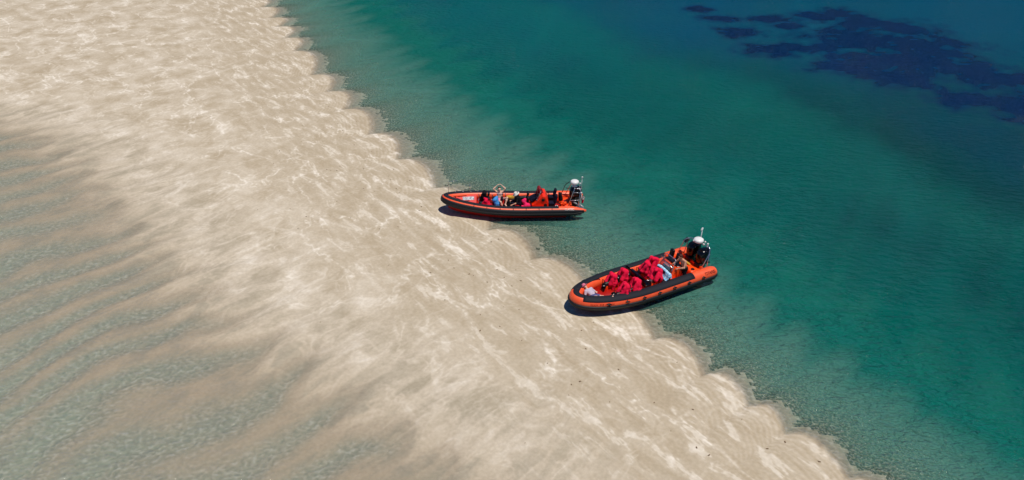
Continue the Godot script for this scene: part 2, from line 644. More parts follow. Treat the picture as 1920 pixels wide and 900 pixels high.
# ---------------------------------------------------------------- soft bodies: a field of tapered capsules, meshed by surface nets
func body_mesh(bones: Array, cell: float, blend: float, crease: FastNoiseLite = null, crease_by := 0.0, trim = null, into: Array = []) -> Array:
	var lo := Vector3.ONE * 1e9
	var hi := -lo
	for b in bones:
		var r: float = maxf(b[1], b[3]) + blend * 0.5 + crease_by + cell * 2.5
		lo = lo.min(b[0] - Vector3.ONE * r).min(b[2] - Vector3.ONE * r)
		hi = hi.max(b[0] + Vector3.ONE * r).max(b[2] + Vector3.ONE * r)
	var nx := int((hi.x - lo.x) / cell) + 2
	var ny := int((hi.y - lo.y) / cell) + 2
	var nz := int((hi.z - lo.z) / cell) + 2
	var f := PackedFloat32Array()
	f.resize(nx * ny * nz)
	f.fill(1.0)
	for b in bones:
		var a: Vector3 = b[0]
		var ra: float = b[1]
		var ab: Vector3 = b[2] - a
		var dr: float = b[3] - ra
		var l2 := maxf(ab.length_squared(), 1e-8)
		var reach: float = maxf(ra, b[3]) + blend + crease_by + cell * 2.0
		var p0: Vector3 = (a.min(b[2]) - Vector3.ONE * reach - lo) / cell
		var p1: Vector3 = (a.max(b[2]) + Vector3.ONE * reach - lo) / cell
		for k in range(maxi(int(p0.z), 0), mini(int(p1.z) + 2, nz)):
			for j in range(maxi(int(p0.y), 0), mini(int(p1.y) + 2, ny)):
				var at := (k * ny + j) * nx
				for i in range(maxi(int(p0.x), 0), mini(int(p1.x) + 2, nx)):
					var p := lo + Vector3(i, j, k) * cell - a
					var t := clampf(p.dot(ab) / l2, 0.0, 1.0)
					var d := (p - ab * t).length() - ra - dr * t
					var e := f[at + i]
					var h := maxf(blend - absf(d - e), 0.0)
					f[at + i] = minf(d, e) - h * h / (4.0 * blend)
	if crease != null or trim != null:
		for k in nz:
			for j in ny:
				for i in nx:
					var at := (k * ny + j) * nx + i
					if absf(f[at]) < 0.12:
						var p := lo + Vector3(i, j, k) * cell
						if crease != null:
							f[at] += crease_by * crease.get_noise_3d(p.x, p.y, p.z)
						if trim != null:
							f[at] = maxf(f[at], trim.call(p))
	var id := PackedInt32Array()
	id.resize(f.size())
	id.fill(-1)
	var v: PackedVector3Array = into[0] if into else PackedVector3Array()
	var nn: PackedVector3Array = into[1] if into else PackedVector3Array()
	var idx: PackedInt32Array = into[2] if into else PackedInt32Array()
	var offs := [0, 1, nx, nx + 1, nx * ny, nx * ny + 1, nx * ny + nx, nx * ny + nx + 1]
	for k in nz - 1:
		for j in ny - 1:
			for i in nx - 1:
				var at := (k * ny + j) * nx + i
				if f[at] > cell * 2.0 or f[at] < -cell * 2.0:
					continue
				var inside := 0
				var s := [f[at], f[at + 1], f[at + nx], f[at + nx + 1], f[at + offs[4]], f[at + offs[5]], f[at + offs[6]], f[at + offs[7]]]
				for c in 8:
					if s[c] < 0.0:
						inside += 1
				if inside == 0 or inside == 8:
					continue
				var sum := Vector3.ZERO
				var n := 0
				for e in [[0, 1], [2, 3], [4, 5], [6, 7], [0, 2], [1, 3], [4, 6], [5, 7], [0, 4], [1, 5], [2, 6], [3, 7]]:
					var u: float = s[e[0]]
					var w: float = s[e[1]]
					if (u < 0.0) != (w < 0.0):
						var t := u / (u - w)
						var pa := Vector3(e[0] & 1, (e[0] >> 1) & 1, e[0] >> 2)
						var pb := Vector3(e[1] & 1, (e[1] >> 1) & 1, e[1] >> 2)
						sum += pa.lerp(pb, t)
						n += 1
				id[at] = v.size()
				v.append(lo + (Vector3(i, j, k) + sum / n) * cell)
				nn.append(Vector3(s[1] + s[3] + s[5] + s[7] - s[0] - s[2] - s[4] - s[6], s[2] + s[3] + s[6] + s[7] - s[0] - s[1] - s[4] - s[5], s[4] + s[5] + s[6] + s[7] - s[0] - s[1] - s[2] - s[3]).normalized())
	for k in range(1, nz - 1):
		for j in range(1, ny - 1):
			for i in range(1, nx - 1):
				var at := (k * ny + j) * nx + i
				if id[at] < 0:
					continue
				var here := f[at] < 0.0
				for ax in 3:
					var step: int = [1, nx, nx * ny][ax]
					if here == (f[at + step] < 0.0):
						continue
					var u: int = [nx, nx * ny, 1][ax]
					var w: int = [nx * ny, 1, nx][ax]
					var a := id[at]
					var b := id[at - u]
					var c := id[at - u - w]
					var d := id[at - w]
					if a < 0 or b < 0 or c < 0 or d < 0:
						continue
					if here:
						idx.append_array(PackedInt32Array([a, c, b, a, d, c]))
					else:
						idx.append_array(PackedInt32Array([a, b, c, a, c, d]))
	return [v, nn, idx]


func from_arrays(a: Array) -> ArrayMesh:
	var arr := []
	arr.resize(Mesh.ARRAY_MAX)
	arr[Mesh.ARRAY_VERTEX] = a[0]
	arr[Mesh.ARRAY_NORMAL] = a[1]
	arr[Mesh.ARRAY_INDEX] = a[2]
	var mesh := ArrayMesh.new()
	mesh.add_surface_from_arrays(Mesh.PRIMITIVE_TRIANGLES, arr)
	return mesh


func soft(bones: Array, cell := 0.02, blend := 0.06, crease: FastNoiseLite = null, crease_by := 0.0, trim = null) -> ArrayMesh:
	return from_arrays(body_mesh(bones, cell, blend, crease, crease_by, trim))


# ---------------------------------------------------------------- boats
class Rib:
	var length := 8.5        # of the tube, bow to stern tips
	var half := 1.0          # half the distance between the tubes' middles
	var r := 0.28
	var y0 := 0.52
	var rise := 0.3
	var fore := 4.0          # where the straight tubes end and the bow's curve begins, from the bow
	var power := 2.0
	var cone := 0.6
	var tip := 0.05
	var pts: Array = []
	var rad: Array = []

	func prepare() -> void:
		var xb := -length / 2 + r
		var xs := -length / 2 + fore
		var side := []
		var n := 14
		for i in 6:
			side.append(Vector3(length / 2 - cone * i / 6.0, 0, half))
		for i in n:
			side.append(Vector3(lerpf(length / 2 - cone, xs, float(i) / n), 0, half))
		for i in 19:
			var a := PI / 2 * i / 19.0
			side.append(Vector3(xs - (xs - xb) * pow(sin(a), 2.0 / power), 0, half * pow(cos(a), 2.0 / power)))
		pts = side.duplicate()
		pts.append(Vector3(xb, 0, 0))
		for i in range(side.size() - 1, -1, -1):
			pts.append(side[i] * Vector3(1, 1, -1))
		for i in pts.size():
			var x: float = pts[i].x
			var up := clampf((length * 0.12 - x) / (length * 0.62), 0.0, 1.0)
			pts[i].y = y0 + rise * pow(up, 2.0)
			var e := clampf((length / 2 - x) / cone, 0.0, 1.0)
			rad.append(lerpf(tip, r, sqrt(1.0 - (1.0 - e) * (1.0 - e)) if tip > 0.1 else pow(e, 0.85)))

	func half_at(x: float) -> float:       # half-width between tube middles
		for i in range(1, pts.size() / 2 + 1):
			if x >= pts[i].x:
				var t: float = (x - pts[i].x) / maxf(pts[i - 1].x - pts[i].x, 1e-5)
				return lerpf(pts[i].z, pts[i - 1].z, clampf(t, 0, 1))
		return 0.0

	func y_at(x: float) -> float:
		return y0 + rise * pow(clampf((length * 0.12 - x) / (length * 0.62), 0.0, 1.0), 2.0)

	func frame(i: int) -> Array:           # middle, outward, up
		var a: Vector3 = pts[maxi(i - 1, 0)]
		var b: Vector3 = pts[mini(i + 1, pts.size() - 1)]
		var f := (b - a).normalized()
		var out := f.cross(Vector3.UP).normalized()
		if out.dot(pts[i] - Vector3(1.0, 0, 0)) < 0:
			out = -out
		return [pts[i], out, Vector3.UP]

	func on_tube(x: float, side: float, angle: float, proud := 0.0) -> Vector3:
		var best := 0
		for i in pts.size():
			if signf(pts[i].z) == side and absf(pts[i].x - x) < absf(pts[best].x - x) or best == 0 and signf(pts[i].z) == side:
				best = i
		var fr := frame(best)
		var c: Vector3 = fr[0]
		return Vector3(x, c.y, c.z) + (fr[1] * cos(angle) + fr[2] * sin(angle)) * (rad[best] + proud)


func collar(b: Rib, from: int, to: int, a0: float, a1: float, proud: float, sink: float, n := 10) -> ArrayMesh:
	var st := begin()
	var rings := []
	for i in range(from, to + 1):
		var fr := b.frame(i)
		var ring := []
		var scale := 1.0
		for k in n + 1:
			var a := deg_to_rad(lerpf(a0, a1, float(k) / n))
			var p := proud * (0.25 if k == 0 or k == n else 1.0)
			ring.append(fr[0] + (fr[1] * cos(a) + fr[2] * sin(a)) * (b.rad[i] * scale + p))
		if sink > -1.0:
			for k in range(n, -1, -1):
				var a := deg_to_rad(lerpf(a0, a1, float(k) / n))
				ring.append(fr[0] + (fr[1] * cos(a) + fr[2] * sin(a)) * (b.rad[i] - sink))
		rings.append(ring)
	loft(st, rings)
	return done(st)


func whole_tube(b: Rib, n := 20) -> ArrayMesh:
	var st := begin()
	var rings := []
	for i in b.pts.size():
		var fr := b.frame(i)
		var ring := []
		for k in n:
			var a := TAU * k / n
			ring.append(fr[0] + (fr[1] * cos(a) + fr[2] * sin(a)) * b.rad[i])
		rings.append(ring)
	loft(st, rings)
	return done(st)


func index_at(b: Rib, x: float) -> int:
	for i in b.pts.size() / 2:
		if b.pts[i].x <= x:
			return i
	return b.pts.size() / 2


func hull_mesh(b: Rib) -> ArrayMesh:
	var st := begin()
	var rings := []
	for i in 30:
		var u := i / 29.0
		var x := lerpf(b.length / 2 - b.cone - 0.35, -b.length / 2 + b.r + 0.12, u)
		var w := maxf(b.half_at(x) - 0.03, 0.02)
		var top := b.y_at(x) - b.r * 0.35
		var fwd := clampf((0.4 - x) / (b.length / 2 + 0.2), 0.0, 1.0)
		var chine := minf(lerpf(0.03, 0.28, pow(fwd, 1.6)), top - 0.02) + 0.16 * pow(fwd, 6.0)
		var keel := minf(-0.30 + 0.95 * pow(fwd, 3.2), top - 0.06)
		var ring := []
		ring.append(Vector3(x, top, w))
		ring.append(Vector3(x, lerpf(chine, top, 0.4), w * 0.97))
		ring.append(Vector3(x, minf(chine, top - 0.02), w * 0.90))
		ring.append(Vector3(x, lerpf(keel, chine, 0.5), w * 0.50))
		ring.append(Vector3(x, keel, 0))
		ring.append(Vector3(x, lerpf(keel, chine, 0.5), -w * 0.50))
		ring.append(Vector3(x, minf(chine, top - 0.02), -w * 0.90))
		ring.append(Vector3(x, lerpf(chine, top, 0.4), -w * 0.97))
		ring.append(Vector3(x, top, -w))
		rings.append(ring)
	loft(st, rings, true, true)
	return done(st)


func deck_mesh(b: Rib, x0: float, x1: float, y: float, inset: float, thick := 0.04) -> ArrayMesh:      # a floor between the tubes from x0 (fore) to x1 (aft)
	var st := begin(true)
	var rings := []
	var n := 18
	for i in n + 1:
		var x := lerpf(x0, x1, float(i) / n)
		var w := maxf(b.half_at(x) - inset, 0.02)
		rings.append([Vector3(x, y, -w), Vector3(x, y, w), Vector3(x, y - thick, w), Vector3(x, y - thick, -w)])
	loft(st, rings)
	return done(st)


func liner_mesh(b: Rib, x0: float, x1: float, y_low: float, s: float) -> ArrayMesh:      # the moulded side between floor and tube
	var st := begin()
	var rings := []
	for i in 15:
		var x := lerpf(x0, x1, i / 14.0)
		var w := maxf(b.half_at(x), 0.1)
		rings.append([Vector3(x, b.y_at(x), s * (w - b.r * 0.9)), Vector3(x, y_low, s * (w - b.r * 1.05)), Vector3(x, y_low, s * (w - b.r * 0.8)), Vector3(x, b.y_at(x), s * (w - b.r * 0.6))])
	loft(st, rings)
	return done(st)


func jockey_seat(parent: Node3D, at: Vector3, base_mat: Material, pad_mat: Material, steel: Material) -> void:
	var s := part("jockey_seat", parent, at)
	obj("pedestal", block(Vector3(0.52, 0.42, 0.34), 0.04, Vector2(0.86, 0.8)), base_mat, s)
	obj("cushion", soft([[Vector3(-0.20, 0.46, 0), 0.10, Vector3(0.12, 0.47, 0), 0.125], [Vector3(-0.2, 0.43, 0), 0.12, Vector3(0.14, 0.43, 0), 0.14]], 0.03, 0.08), pad_mat, s)
	obj("backrest", soft([[Vector3(0.24, 0.50, -0.08), 0.06, Vector3(0.28, 0.80, -0.09), 0.055], [Vector3(0.24, 0.50, 0.08), 0.06, Vector3(0.28, 0.80, 0.09), 0.055], [Vector3(0.28, 0.8, -0.09), 0.055, Vector3(0.28, 0.8, 0.09), 0.055]], 0.03, 0.1), pad_mat, s)
	obj("grab_rail", rods([round_path([Vector3(-0.26, 0.36, -0.13), Vector3(-0.32, 0.74, -0.11), Vector3(-0.32, 0.74, 0.11), Vector3(-0.26, 0.36, 0.13)], 0.06)], 0.014, 6), steel, s)


func outboard(parent: Node3D, at: Vector3, black: Material, dark: Material, tilt := 0.0) -> void:
	var e := part("outboard_engine", parent, at, Vector3(0, 0, tilt))
	var st := begin()
	var rings := []
	for p in [[0.0, 0.30, 0.20, 0.00], [0.06, 0.35, 0.24, 0.0], [0.30, 0.38, 0.27, 0.0], [0.52, 0.37, 0.27, 0.01], [0.68, 0.34, 0.25, 0.03], [0.76, 0.27, 0.20, 0.05], [0.79, 0.16, 0.11, 0.06]]:
		var ring := []
		for k in 20:
			var a := TAU * k / 20
			ring.append(Vector3(p[3] + signf(cos(a)) * pow(absf(cos(a)), 0.7) * p[1], p[0], signf(sin(a)) * pow(absf(sin(a)), 0.7) * p[2]))
		rings.append(ring)
	rings.reverse()
	loft(st, rings)
	obj("cowling", done(st), black, e)
	obj("cowling_band", block(Vector3(0.72, 0.05, 0.50), 0.02), dark, e, Vector3(0, -0.02, 0))
	obj("leg", block(Vector3(0.34, 0.95, 0.16), 0.05, Vector2(1.1, 1.4)), dark, e, Vector3(0.0, -0.98, 0))
	obj("bracket", block(Vector3(0.16, 0.42, 0.34), 0.03), dark, e, Vector3(-0.30, -0.45, 0))
	obj("skeg", prism([Vector2(-0.12, 0), Vector2(0.16, 0), Vector2(0.10, -0.30), Vector2(0.0, -0.30)], 0.04), dark, e, Vector3(0.0, -0.95, 0))
	obj("propeller", lathe([Vector2(0.02, -0.02), Vector2(0.17, 0.0), Vector2(0.17, 0.02), Vector2(0.05, 0.06)], 12), dark, e, Vector3(0.18, -0.95, 0), Vector3(0, 0, -PI / 2))


func letters(words: String, size: float, mat: Material, parent: Node3D, xf: Transform3D, called := "lettering") -> void:
	var t := TextMesh.new()
	var font := SystemFont.new()
	font.font_names = PackedStringArray(["Droid Sans"])
	t.font = font
	t.text = words
	t.font_size = 48
	t.pixel_size = size / 48.0
	t.depth = 0.012
	var o := obj(called, t, mat, parent)
	o.transform = xf


func facing(at: Vector3, right: Vector3, out: Vector3) -> Transform3D:      # x along the line of letters, z out of the surface
	var x := right.normalized()
	var z := (out - x * out.dot(x)).normalized()
	return Transform3D(Basis(x, z.cross(x), z), at)


func build_mats() -> Dictionary:
	var m := {}
	var orange_tex := noise_tex(fnl(51, 0.02, 4), 256, [Color(0.94, 0.32, 0.17), Color(1.0, 0.41, 0.23)])
	m.orange_tube = paint(Color.WHITE, 0.42, 0.5)
	m.orange_tube.albedo_texture = orange_tex
	m.orange_tube.uv1_triplanar = true
	m.orange_tube.uv1_scale = Vector3.ONE * 0.7
	m.orange = paint(Color(0.97, 0.30, 0.05), 0.35, 0.5)
	m.red_orange = paint(Color(0.96, 0.19, 0.05), 0.32, 0.5)
	m.hull_red = paint(Color(0.66, 0.09, 0.05), 0.35, 0.5)
	m.black_tube = paint(Color(0.075, 0.08, 0.10), 0.55, 0.45)
	m.pad = paint(Color(0.11, 0.12, 0.155), 0.7, 0.35)
	m.pad.heightmap_enabled = true
	m.pad.heightmap_texture = noise_tex(fnl(52, 0.2, 2), 128)
	m.pad.heightmap_scale = 0.6
	m.pad.uv1_triplanar = true
	m.black = paint(Color(0.045, 0.045, 0.055), 0.35, 0.5)
	m.gloss_black = paint(Color(0.03, 0.03, 0.04), 0.16, 0.5)
	m.vinyl = paint(Color(0.05, 0.05, 0.075), 0.45, 0.45)
	m.navy = cloth(Color(0.06, 0.07, 0.16))
	m.grey = paint(Color(0.36, 0.34, 0.34), 0.8, 0.3)
	m.dark_grey = paint(Color(0.12, 0.12, 0.13), 0.8, 0.3)
	m.steel = paint(Color(0.80, 0.81, 0.83), 0.22, 0.5, 0.9)
	m.alloy = paint(Color(0.62, 0.66, 0.68), 0.4, 0.5, 0.4)
	m.white = paint(Color(0.90, 0.90, 0.90), 0.35, 0.5)
	m.glass = paint(Color(0.75, 0.85, 0.85, 0.12), 0.04, 0.5)
	m.glass.transparency = BaseMaterial3D.TRANSPARENCY_ALPHA
	m.red_cloth = cloth(Color(0.96, 0.08, 0.26), 0.12)
	m.pink_cloth = cloth(Color(0.98, 0.16, 0.42), 0.12)
	m.pale_pink = cloth(Color(0.93, 0.50, 0.60))
	m.blue_cloth = cloth(Color(0.30, 0.66, 0.98), 0.1)
	m.yellow_cloth = cloth(Color(0.88, 0.66, 0.24))
	m.black_cloth = cloth(Color(0.055, 0.055, 0.075))
	m.white_cloth = cloth(Color(0.90, 0.89, 0.87), 0.06)
	m.rope = paint(Color(0.05, 0.05, 0.06), 0.9, 0.2)
	m.skin = paint(Color(0.83, 0.60, 0.49), 0.55, 0.4)
	m.skin.subsurf_scatter_enabled = true
	m.skin.subsurf_scatter_strength = 0.1
	m.pale_skin = paint(Color(0.90, 0.73, 0.64), 0.55, 0.4)
	m.hair_dark = paint(Color(0.10, 0.06, 0.045), 0.6, 0.4)
	m.hair_red = paint(Color(0.30, 0.12, 0.06), 0.6, 0.4)
	return m


func tubes(b: Rib, boat: Node3D, m: Dictionary, pad: Array, pad_aft: float, strake: Array, proud: float) -> void:
	obj("tube", whole_tube(b), m.orange_tube, boat)
	var i0 := index_at(b, pad_aft)
	var n := b.pts.size()
	var gap := 4 if b.half > 1.0 else 0
	obj("tread_pad", collar(b, i0, n / 2 - gap, pad[0], pad[1], 0.012, 0.01), m.pad, boat)
	obj("tread_pad", collar(b, n / 2 + gap, n - 1 - i0, pad[0], pad[1], 0.012, 0.01), m.pad, boat)
	if gap:
		obj("bow_pad", collar(b, n / 2 - gap - 1, n / 2 + gap + 1, 66, 124, 0.010, 0.01), m.pad, boat)
	obj("rubbing_strake", collar(b, 1, n - 2, strake[0], strake[1], proud, 0.01), m.black_tube, boat)
	var mid: float = (strake[0] + strake[1]) / 2
	obj("strake_ridge", collar(b, 1, n - 2, mid - 7, mid + 7, proud + 0.025, 0.0, 4), m.black_tube, boat)
	obj("hull", hull_mesh(b), m.hull_red, boat)


func build_far_boat(m: Dictionary, xf: Transform3D) -> void:
	var b := Rib.new()
	b.length = 8.6
	b.half = 0.97
	b.r = 0.27
	b.y0 = 0.55
	b.rise = 0.44
	b.fore = 3.9
	b.power = 1.7
	b.cone = 0.8
	b.tip = 0.06
	b.prepare()
	var boat := thing("inflatable_boat", "farther orange and black inflatable boat, with a red bow deck and a single outboard", "boat", xf, "inflatable boats beached on the sandbar")
	tubes(b, boat, m, [60, 122], 2.75, [-62, 42], 0.035)
	for s in [-1.0, 1.0]:
		for k in 7:                                     # seams across the orange stripe
			var x := -2.3 + 0.76 * k
			var pts := []
			for a in [40, 46, 52, 57, 62]:
				pts.append(b.on_tube(x, s, deg_to_rad(a), 0.006))
			obj("seam_strap", rods([pts], 0.018, 6), m.black_tube, boat)
	obj("floor", deck_mesh(b, -3.2, 3.35, 0.30, b.r * 0.9), m.dark_grey, boat)
	for s in [-1.0, 1.0]:
		obj("liner", liner_mesh(b, -3.1, 3.3, 0.30, s), m.orange, boat)
	obj("bow_deck", deck_mesh(b, -3.85, -2.2, 0.90, b.r * 0.7, 0.56), paint(Color(0.88, 0.34, 0.32), 0.7, 0.3), boat)
	var patch := paint(Color.WHITE, 0.8, 0.3)
	patch.albedo_texture = noise_tex(fnl(61, 0.05, 3), 128, [Color(0.45, 0.46, 0.50), Color(0.95, 0.96, 0.98)])
	patch.uv1_triplanar = true
	obj("tread_patch", block(Vector3(0.68, 0.012, 0.42), 0.006), patch, boat, Vector3(-2.68, 0.902, -0.02), Vector3(0, 0.06, 0))
	obj("bow_cleat", rods([[Vector3(-3.55, 0.94, -0.06), Vector3(-3.55, 1.02, -0.05), Vector3(-3.55, 1.02, 0.05), Vector3(-3.55, 0.94, 0.06)], [Vector3(-3.55, 1.03, -0.14), Vector3(-3.55, 1.03, 0.14)]], 0.02, 6), m.steel, boat)
	obj("bow_rope", rods([[Vector3(-3.55, 1.03, 0.0), Vector3(-3.2, 0.93, 0.12), Vector3(-2.95, 0.94, 0.34), Vector3(-2.6, 0.93, 0.30)], [Vector3(-3.55, 1.03, 0.0), Vector3(-3.4, 0.96, -0.2), Vector3(-3.1, 0.93, -0.25), Vector3(-2.8, 0.93, -0.35)]], 0.013, 6), m.rope, boat)
	var f0: Vector3 = b.on_tube(-3.86, -1.0, PI / 2)
	var f1: Vector3 = b.on_tube(-2.6, -1.0, PI / 2)
	obj("bow_rail", rods([[f0, f0 + Vector3(0, 0.78, 0), f0 + Vector3(0.55, 0.80, -0.03)]], 0.012, 6), m.steel, boat)
	obj("stanchion", rods([[f1, f1 + Vector3(0, 0.5, 0)]], 0.012, 6), m.steel, boat)
	for k in 4:
		var p := b.on_tube(-3.5 + 0.45 * k, -1.0, deg_to_rad(108), 0.02)
		var q := b.on_tube(-3.35 + 0.45 * k, -1.0, deg_to_rad(75), 0.05)
		obj("grab_line", rods([[p, (p + q) / 2 + Vector3(0, 0.03, 0), q]], 0.014, 6), m.steel, boat)
	# seats: two columns of black jockey seats before the console
	for p in [[-1.75, -0.30], [-1.75, 0.34], [-0.95, -0.30], [-0.95, 0.34], [-0.15, -0.30], [-0.15, 0.34], [0.62, 0.34], [0.62, -0.30]]:
		jockey_seat(boat, Vector3(p[0], 0.30, p[1]), m.vinyl, m.vinyl, m.steel)
	# console
	var c := part("console", boat, Vector3(1.10, 0.30, 0.12))
	obj("moulding", prism([Vector2(0, 0), Vector2(1.0, 0), Vector2(0.98, 0.62), Vector2(0.80, 1.02), Vector2(0.62, 1.06), Vector2(0.10, 0.50), Vector2(0.0, 0.44)], 1.02, 0.04), m.red_orange, c)
	for v in [Vector3(0.66, 0.80, 0.518), Vector3(0.80, 0.46, 0.518)]:
		obj("vent", lathe([Vector2(0.02, 0.0), Vector2(0.085, 0.0), Vector2(0.10, 0.012), Vector2(0.08, 0.022), Vector2(0.03, 0.012)], 18), m.black, c, v, Vector3(PI / 2, 0, 0))
	obj("seam_line", block(Vector3(0.90, 0.012, 0.01), 0.004), m.orange, c, Vector3(0.52, 0.33, 0.512))
	obj("windscreen_frame", rods([round_path([Vector3(0.30, 0.74, -0.48), Vector3(0.52, 1.30, -0.42), Vector3(0.52, 1.30, 0.42), Vector3(0.30, 0.74, 0.48)], 0.1), [Vector3(0.30, 0.74, -0.48), Vector3(0.30, 0.74, 0.48)]], 0.018, 8), m.steel, c)
	obj("windscreen", prism([Vector2(-0.40, 0), Vector2(0.40, 0), Vector2(0.36, 0.54), Vector2(-0.36, 0.54)], 0.012, 0.004), m.glass, c, Vector3(0.31, 0.76, 0), Vector3(0, PI / 2, 0.0))
	obj("steering_wheel", rods([_ring(0.19, 16)], 0.018, 6), m.black, c, Vector3(1.02, 0.86, -0.1), Vector3(0, 0, -1.1))
	# helm
	for z in [-0.30, 0.45]:
		var h := part("helm_seat", boat, Vector3(2.28, 0.30, z))
		obj("pedestal", block(Vector3(0.46, 0.44, 0.36), 0.04, Vector2(0.8, 0.8)), m.vinyl, h)
		obj("cushion", soft([[Vector3(-0.12, 0.50, -0.08), 0.10, Vector3(0.14, 0.50, -0.08), 0.10], [Vector3(-0.12, 0.50, 0.08), 0.10, Vector3(0.14, 0.50, 0.08), 0.10]], 0.03, 0.08), m.navy, h)
		obj("backrest", soft([[Vector3(0.20, 0.62, -0.10), 0.08, Vector3(0.27, 0.98, -0.08), 0.08], [Vector3(0.20, 0.62, 0.10), 0.08, Vector3(0.27, 0.98, 0.08), 0.08]], 0.03, 0.14), m.navy, h)
	# aft: orange engine well, the radar frame, one big engine
	obj("engine_well", block(Vector3(0.55, 0.34, 1.2), 0.05, Vector2(0.9, 0.95)), m.orange, boat, Vector3(3.12, 0.30, 0))
	obj("locker_lid", block(Vector3(0.36, 0.05, 0.52), 0.02), m.red_orange, boat, Vector3(3.02, 0.64, 0.18), Vector3(0, 0, 0.1))
	obj("transom", block(Vector3(0.10, 0.75, 1.34), 0.03), m.orange, boat, Vector3(3.42, 0.0, 0))
	outboard(boat, Vector3(3.72, 0.86, 0.0), m.gloss_black, m.black)
	obj("steering_ram", rods([[Vector3(3.5, 0.72, 0.1), Vector3(3.95, 0.60, 0.46)], [Vector3(3.95, 0.62, 0.3), Vector3(4.2, 0.48, 0.5)]], 0.05, 8), m.alloy, boat)
	obj("trim_tab", block(Vector3(0.46, 0.10, 0.34), 0.03), m.alloy, boat, Vector3(3.95, 0.40, 0.52), Vector3(0, 0.2, -0.2))
	var f := part("radar_frame", boat, Vector3(3.2, 0.70, 0))
	var t := Vector3(0.42, 1.10, 0)
	obj("frame_tube", rods([round_path([Vector3(0, 0, 0.80), t + Vector3(0, 0, 0.52), t + Vector3(0, 0, -0.52), Vector3(0, 0, -0.80)], 0.12), [Vector3(0.62, -0.1, 0.76), t + Vector3(0.36, -0.05, 0.50)], [t + Vector3(0.36, -0.05, 0.50), t + Vector3(0, 0, 0.52)], [Vector3(0.18, 0.40, 0.72), Vector3(0.72, 0.38, 0.68)], [Vector3(0.0, 0.0, 0.80), Vector3(0.62, -0.02, 0.76)], [Vector3(0.36, 0.86, 0.58), Vector3(0.80, 0.80, 0.56)]], 0.022, 8), m.steel, f)
	obj("far_frame_tube", rods([round_path([Vector3(-0.25, 0.0, -0.82), Vector3(-0.02, 0.75, -0.66), t + Vector3(0, 0.05, -0.50)], 0.1), [Vector3(0.0, 0.48, -0.70), Vector3(0.50, 0.46, -0.66)]], 0.022, 8), m.black, f)
	obj("mast_head", block(Vector3(0.28, 0.05, 0.28), 0.02), m.white, f, t + Vector3(0, 0.02, 0.26))
	obj("radome", lathe([Vector2(0.03, 0.0), Vector2(0.14, 0.01), Vector2(0.235, 0.05), Vector2(0.25, 0.11), Vector2(0.24, 0.18), Vector2(0.18, 0.225), Vector2(0.06, 0.245)], 28), m.white, f, t + Vector3(0, 0.16, 0.26))
	obj("radome_post", rods([[t + Vector3(0, 0.0, 0.26), t + Vector3(0, 0.2, 0.26)]], 0.05, 10), m.white, f)
	obj("antenna", rods([[t + Vector3(0.38, -0.1, 0.40), t + Vector3(0.42, 0.62, 0.36)], [t + Vector3(0.30, 0.0, 0.40), t + Vector3(0.30, 0.22, 0.40)]], 0.016, 8), m.white, f)
	for p in [Vector3(0.42, 0.64, 0.36), Vector3(0.30, 0.25, 0.40), Vector3(0.40, -0.32, 0.50), Vector3(0.28, -0.06, 0.5)]:
		obj("mast_lamp", lathe([Vector2(0.01, -0.05), Vector2(0.045, -0.04), Vector2(0.045, 0.03), Vector2(0.02, 0.055)], 10), m.white, f, t + p)
	var en := part("ensign", boat, Vector3(3.98, 1.02, 0.60))
	obj("flag_staff", rods([[Vector3(-0.08, -0.35, 0.02), Vector3(0.06, 0.42, 0)]], 0.012, 6), m.white, en)
	obj("flag_cloth", _flag(0.44, 0.20), m.red_cloth, en, Vector3(0.05, 0.30, 0.03), Vector3(0, 0.3, 0))
	obj("flag_canton", _flag(0.20, 0.17), m.white_cloth, en, Vector3(0.08, 0.30, 0.045), Vector3(0, 0.3, 0))
	var lp := b.on_tube(3.28, 1.0, deg_to_rad(44), 0.035)
	letters("CLASSIC", 0.15, m.white, boat, facing(lp, Vector3(1, -0.06, -0.07), Vector3(0.12, 0.70, 0.70)))


func _ring(r: float, n: int) -> Array:
	var a := []
	for k in n + 1:
		a.append(Vector3(cos(TAU * k / n) * r, 0, sin(TAU * k / n) * r))
	return a


func _flag(drop: float, wide: float) -> ArrayMesh:     # cloth hanging in folds from its hoist
	var st := begin()
	var rings := []
	for i in 9:
		var v := i / 8.0
		var ring := []
		for j in 7:
			var u := j / 6.0
			ring.append(Vector3(u * wide * (1.0 - 0.3 * v), -v * drop - 0.05 * u, 0.035 * sin(u * 9.0 + v * 2.0) + 0.006))
		for j in range(6, -1, -1):
			var u := j / 6.0
			ring.append(Vector3(u * wide * (1.0 - 0.3 * v), -v * drop - 0.05 * u, 0.035 * sin(u * 9.0 + v * 2.0) - 0.004))
		rings.append(ring)
	loft(st, rings)
	return done(st)


